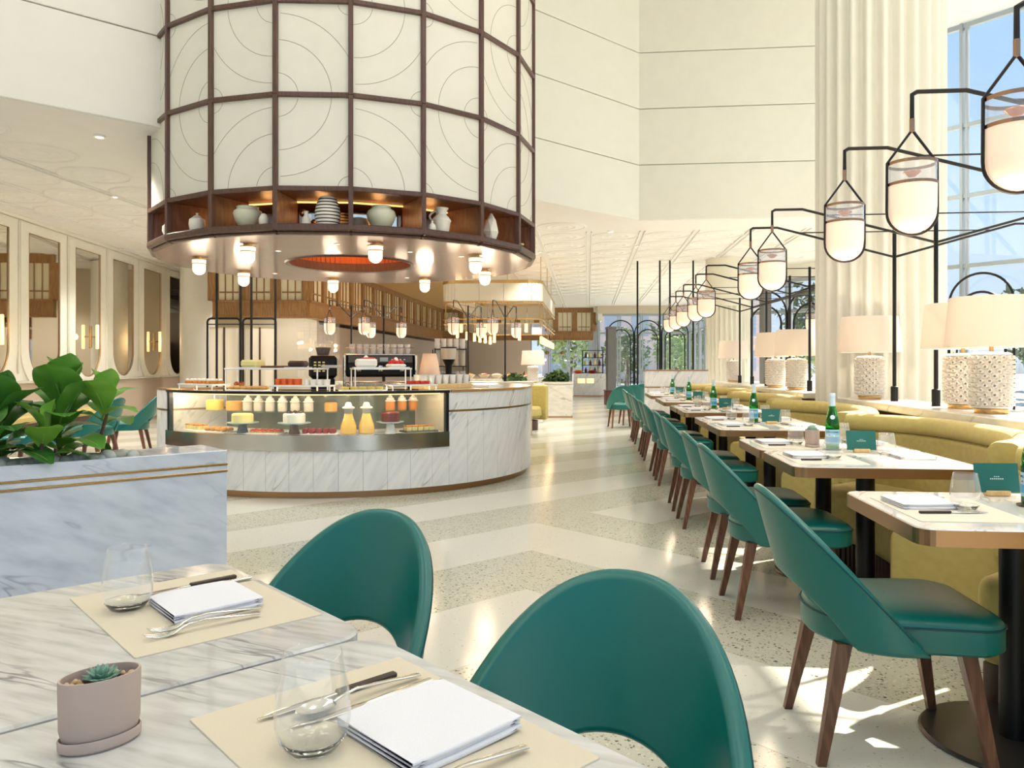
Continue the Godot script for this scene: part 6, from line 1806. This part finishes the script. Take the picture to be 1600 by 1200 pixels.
	for y in [0.913, 1.213, 1.513]:
		for x in 4:
			var b := thing("small_bottle", "small dark red bottle on the far black shelf" if (x + int(y * 10)) % 2 else "small cream bottle on the far black shelf", "bottle", W(3.2 - 0.27 + x * 0.18, 30.98, y), 0.0, "bottles on the far shelf" if (x + int(y * 10)) % 2 else "cream bottles on the far shelf")
			put("bottle", mb().lathe(pv([0, 0, 0.05, 0, 0.05, 0.12, 0.02, 0.16, 0.02, 0.21, 0, 0.21]), 12), M.maroon if (x + int(y * 10)) % 2 else M.lemon_cream, b)
	for x in 2:
		var g := thing("glass_pendant", "small amber glass pendant hanging before the far windows", "lamp", W(1.35 + x * 0.6, 30.0, 0.0), 0.0, "amber pendants at the far end")
		put("cord", mb().tube([Vector3(0, 1.75, 0), Vector3(0, LOW, 0)], 0.008, 5), M.brass, g)
		put("globe", mb().ball(Vector3(0, 1.68, 0), Vector3(0.09, 0.08, 0.09), 14, 8), M.copper, g)
	var mx := thing("maroon_box", "low maroon planter box at the end of the aisle", "box", W(3.15, 23.8))
	put("box", mb().box(Vector3(0, 0.21, 0), Vector3(0.62, 0.42, 0.6), 0.01), M.maroon, mx)
	put("rim", mb().box(Vector3(0, 0.435, 0), Vector3(0.66, 0.03, 0.64), 0.004), M.dark_plinth, mx)
	var dk := thing("dark_pillar", "dark grey pillar standing before the end windows", "pillar", W(3.55, 28.0))
	put("shaft", mb().box(Vector3(0, 1.25, 0), Vector3(0.30, 2.5, 0.6), 0.01), M.grey_frame, dk)
	put("cap", mb().box(Vector3(0, 2.54, 0), Vector3(0.34, 0.08, 0.64), 0.01), M.grey_frame, dk)
	var ws := thing("pilaster", "plain grey pilaster between the side windows", "pilaster", W(6.1, 18.8))
	put("shaft", mb().box(Vector3(0, 1.64, 0), Vector3(0.20, 3.28, 0.3), 0.01), M.grey_frame, ws)
	# seating on the far side of the ledge
	for k in 2:
		chair(R(5.2 + k * 2.3, 4.1), face(ROW_P.x, ROW_P.y) + PI / 2, "teal leather chair beyond the window ledge", "chairs beyond the ledge")
		pedestal_table(R(6.0 + k * 2.3, 4.1), face(ROW_P.x, ROW_P.y), "marble table with bronze edge beyond the window ledge, " + ["beside the great column", "past the great column"][k])

func bush_in(parent: Node3D, c: Vector3, r: Vector3, n: int, sd: int) -> void:
	var g := RandomNumberGenerator.new()
	g.seed = sd
	var m := mb()
	for i in n * 9:
		var p := Vector3(g.randf_range(-1, 1), g.randf_range(-1, 1), g.randf_range(-1, 1))
		if p.length() > 1.0: continue
		var b := Basis.from_euler(Vector3(g.randf() * TAU, g.randf() * TAU, g.randf() * TAU))
		var q := c + p * r
		var s := g.randf_range(0.07, 0.12)
		m.tri(q + b * Vector3(-0.4, 0, 0) * s, q + b * Vector3(0.4, 0, 0) * s, q + b * Vector3(0, 1.0, 0.2) * s)
		m.tri(q + b * Vector3(-0.4, 0, 0) * s, q + b * Vector3(0, -0.6, 0.1) * s, q + b * Vector3(0.4, 0, 0) * s)
	stuff(put("foliage", m, M.bush, parent))
func tree(at: Vector3, h: float, r: float, sd: int, label: String, light: bool) -> void:
	var o := thing("tree", label, "tree", at)
	var g := RandomNumberGenerator.new()
	g.seed = sd
	put("trunk", mb().tube([Vector3.ZERO, Vector3(0.1, h * 0.3, 0.05), Vector3(-0.05, h * 0.6, 0)], 0.13, 8, false, 0.06), M.trunk, o)
	var m := mb()
	for i in 1500:
		var p := Vector3(g.randf_range(-1, 1), g.randf_range(-1, 1), g.randf_range(-1, 1))
		var d := p.length()
		if d > 1.0 or d < 0.35: continue
		var lump := 0.75 + 0.25 * sin(p.x * 7.0 + sd) * sin(p.y * 6.0) * sin(p.z * 8.0)
		var q := Vector3(0, h - r, 0) + p * Vector3(r, r * 1.05, r) * lump
		var b := Basis.from_euler(Vector3(g.randf() * TAU, g.randf() * TAU, g.randf() * TAU))
		var s := r * g.randf_range(0.07, 0.14)
		m.tri(q + b * Vector3(-0.5, 0, 0) * s, q + b * Vector3(0.5, 0, 0) * s, q + b * Vector3(0, 1.2, 0.2) * s)
		m.tri(q + b * Vector3(-0.5, 0, 0) * s, q + b * Vector3(0, -0.8, 0.1) * s, q + b * Vector3(0.5, 0, 0) * s)
	stuff(put("crown", m, M.bush_light if light else M.bush, o))
func outdoors() -> void:
	poly_slab("ground_terrace", [Vector2(8.9, -6.3), Vector2(-7.6, -6.3), Vector2(-40, -6.3), Vector2(-40, -60), Vector2(90, -60), Vector2(90, 110), Vector2(-40, 110), Vector2(-40, 37.2), Vector2(3.8, 37.2), Vector2(7.3, 31.6), Vector2(6.1, 19.7), Vector2(9.95, 14.5), Vector2(8.9, 8.0)], -0.25, -0.10, M.paving)
	for i in 16:
		var e: Array = [[17.5, 22.0, 3.4, 1.5], [20.0, 27.0, 4.2, 1.8], [22.5, 20.5, 3.2, 1.5], [15.0, 29.0, 3.6, 1.6], [24.0, 31.0, 5.5, 2.2], [13.5, 33.0, 3.4, 1.5], [9.5, 44.0, 5.0, 2.2], [12.5, 52.0, 7.5, 3.2], [6.0, 41.0, 3.6, 1.7], [3.4, 46.0, 5.5, 2.4], [18.0, 46.0, 6.5, 2.8], [7.6, 36.5, 3.2, 1.3], [27.0, 40.0, 6.0, 2.6], [26.0, 12.0, 4.5, 2.0], [25.0, 4.0, 4.5, 2.0], [26.0, 24.0, 4.6, 2.1]][i]
		tree(W(e[0], e[1], -0.1), e[2], e[3], i + 1, "leafy %s tree standing outside the windows" % ["dark green", "light green"][i % 2], i % 2 == 1)
		get_child(get_child_count() - 1).set_meta("group", ["dark trees outside", "light trees outside"][i % 2])
	for e in [[10.5, 62.0, 16.0, 8.0, "rose-grey office building across the street behind the trees"], [-8.0, 74.0, 14.0, 11.0, "tall rose-grey building far beyond the end windows"]]:
		var o := thing("building", e[4], "building", W(e[0], e[1]))
		put("wall", mb().box(Vector3(0, e[3] / 2, 0), Vector3(e[2], e[3], 8.0), 0.02), M.rose_building, o)
		for i in 8:
			for j in int(e[3] / 2.6): put("window", mb().box(Vector3(-e[2] / 2 + (i + 0.5) * e[2] / 8.0, 1.5 + j * 2.6, 4.0), Vector3(e[2] / 8.0 * 0.62, 1.5, 0.12)), M.building_glass, o)

# ---------------------------------------------------------------- light and camera
func _ready() -> void:
	rng.seed = 1
	var cam := Camera3D.new()
	cam.name = "camera"
	cam.projection = Camera3D.PROJECTION_FRUSTUM
	cam.near = 0.05; cam.far = 300.0
	cam.size = 0.05 * 1200.0 / 1220.0
	cam.frustum_offset = Vector2(0.0, -0.05 * 30.0 / 1220.0)
	cam.position = Vector3(0, 1.22, 0)
	add_child(cam)
	cam.current = true
	var env := Environment.new()
	env.background_mode = Environment.BG_SKY
	var sky := Sky.new()
	var sm := ProceduralSkyMaterial.new()
	sm.sky_top_color = Color(0.55, 0.76, 0.97); sm.sky_horizon_color = Color(0.86, 0.93, 0.985); sm.sky_curve = 0.15
	sm.ground_bottom_color = Color(0.62, 0.62, 0.60); sm.ground_horizon_color = Color(0.78, 0.84, 0.88)
	sm.sky_energy_multiplier = 1.0; sm.sun_angle_max = 1.0
	sky.sky_material = sm
	env.sky = sky
	env.tonemap_mode = Environment.TONE_MAPPER_LINEAR
	env.tonemap_exposure = 1.09
	env.sdfgi_enabled = true; env.ssao_enabled = true; env.ssil_enabled = true
	var we := WorldEnvironment.new()
	we.environment = env
	we.name = "world"
	add_child(we)
	var sun := DirectionalLight3D.new()
	sun.name = "sun"
	var el := deg_to_rad(42.0)
	var to_sun := Vector3(0.88 * cos(el), sin(el), -0.47 * cos(el))
	sun.look_at_from_position(Vector3.ZERO, -to_sun)
	sun.light_energy = 5.5; sun.light_color = Color(1.0, 0.96, 0.89); sun.light_angular_distance = 0.6; sun.shadow_enabled = true
	add_child(sun)
	materials()
	# large square light panels in the hall ceiling, above the frame
	for e in [[-3.5, 1.0], [1.0, 1.0], [5.0, 1.0], [-3.5, 5.0], [1.0, 5.0], [5.0, 5.0], [-3.5, -3.0], [1.0, -3.0]]:
		ceiling_panel(Vector2(e[0], e[1]))
	shell()
	mirror_wall()
	drum()
	bar()
	window_row()
	row_settings()
	foreground()
	plant_box()
	far_fittings()
	outdoors()
func ceiling_panel(q: Vector2) -> void:
	var o := thing("ceiling_light", "square recessed light panel in the high hall ceiling", "light", W(q.x, q.y, HIGH), 0.0, "hall ceiling light panels")
	put("frame", mb().box(Vector3(0, -0.02, 0), Vector3(1.66, 0.03, 1.66), 0.01), M.white, o)
	put("diffuser", mb().box(Vector3(0, -0.037, 0), Vector3(1.56, 0.012, 1.56)), M.panel_glow, o)
	area(W(q.x, q.y, HIGH - 0.06), Vector2(1.56, 1.56), 3.1, Color(0.985, 0.99, 1.0), Basis(Vector3.RIGHT, -PI / 2))
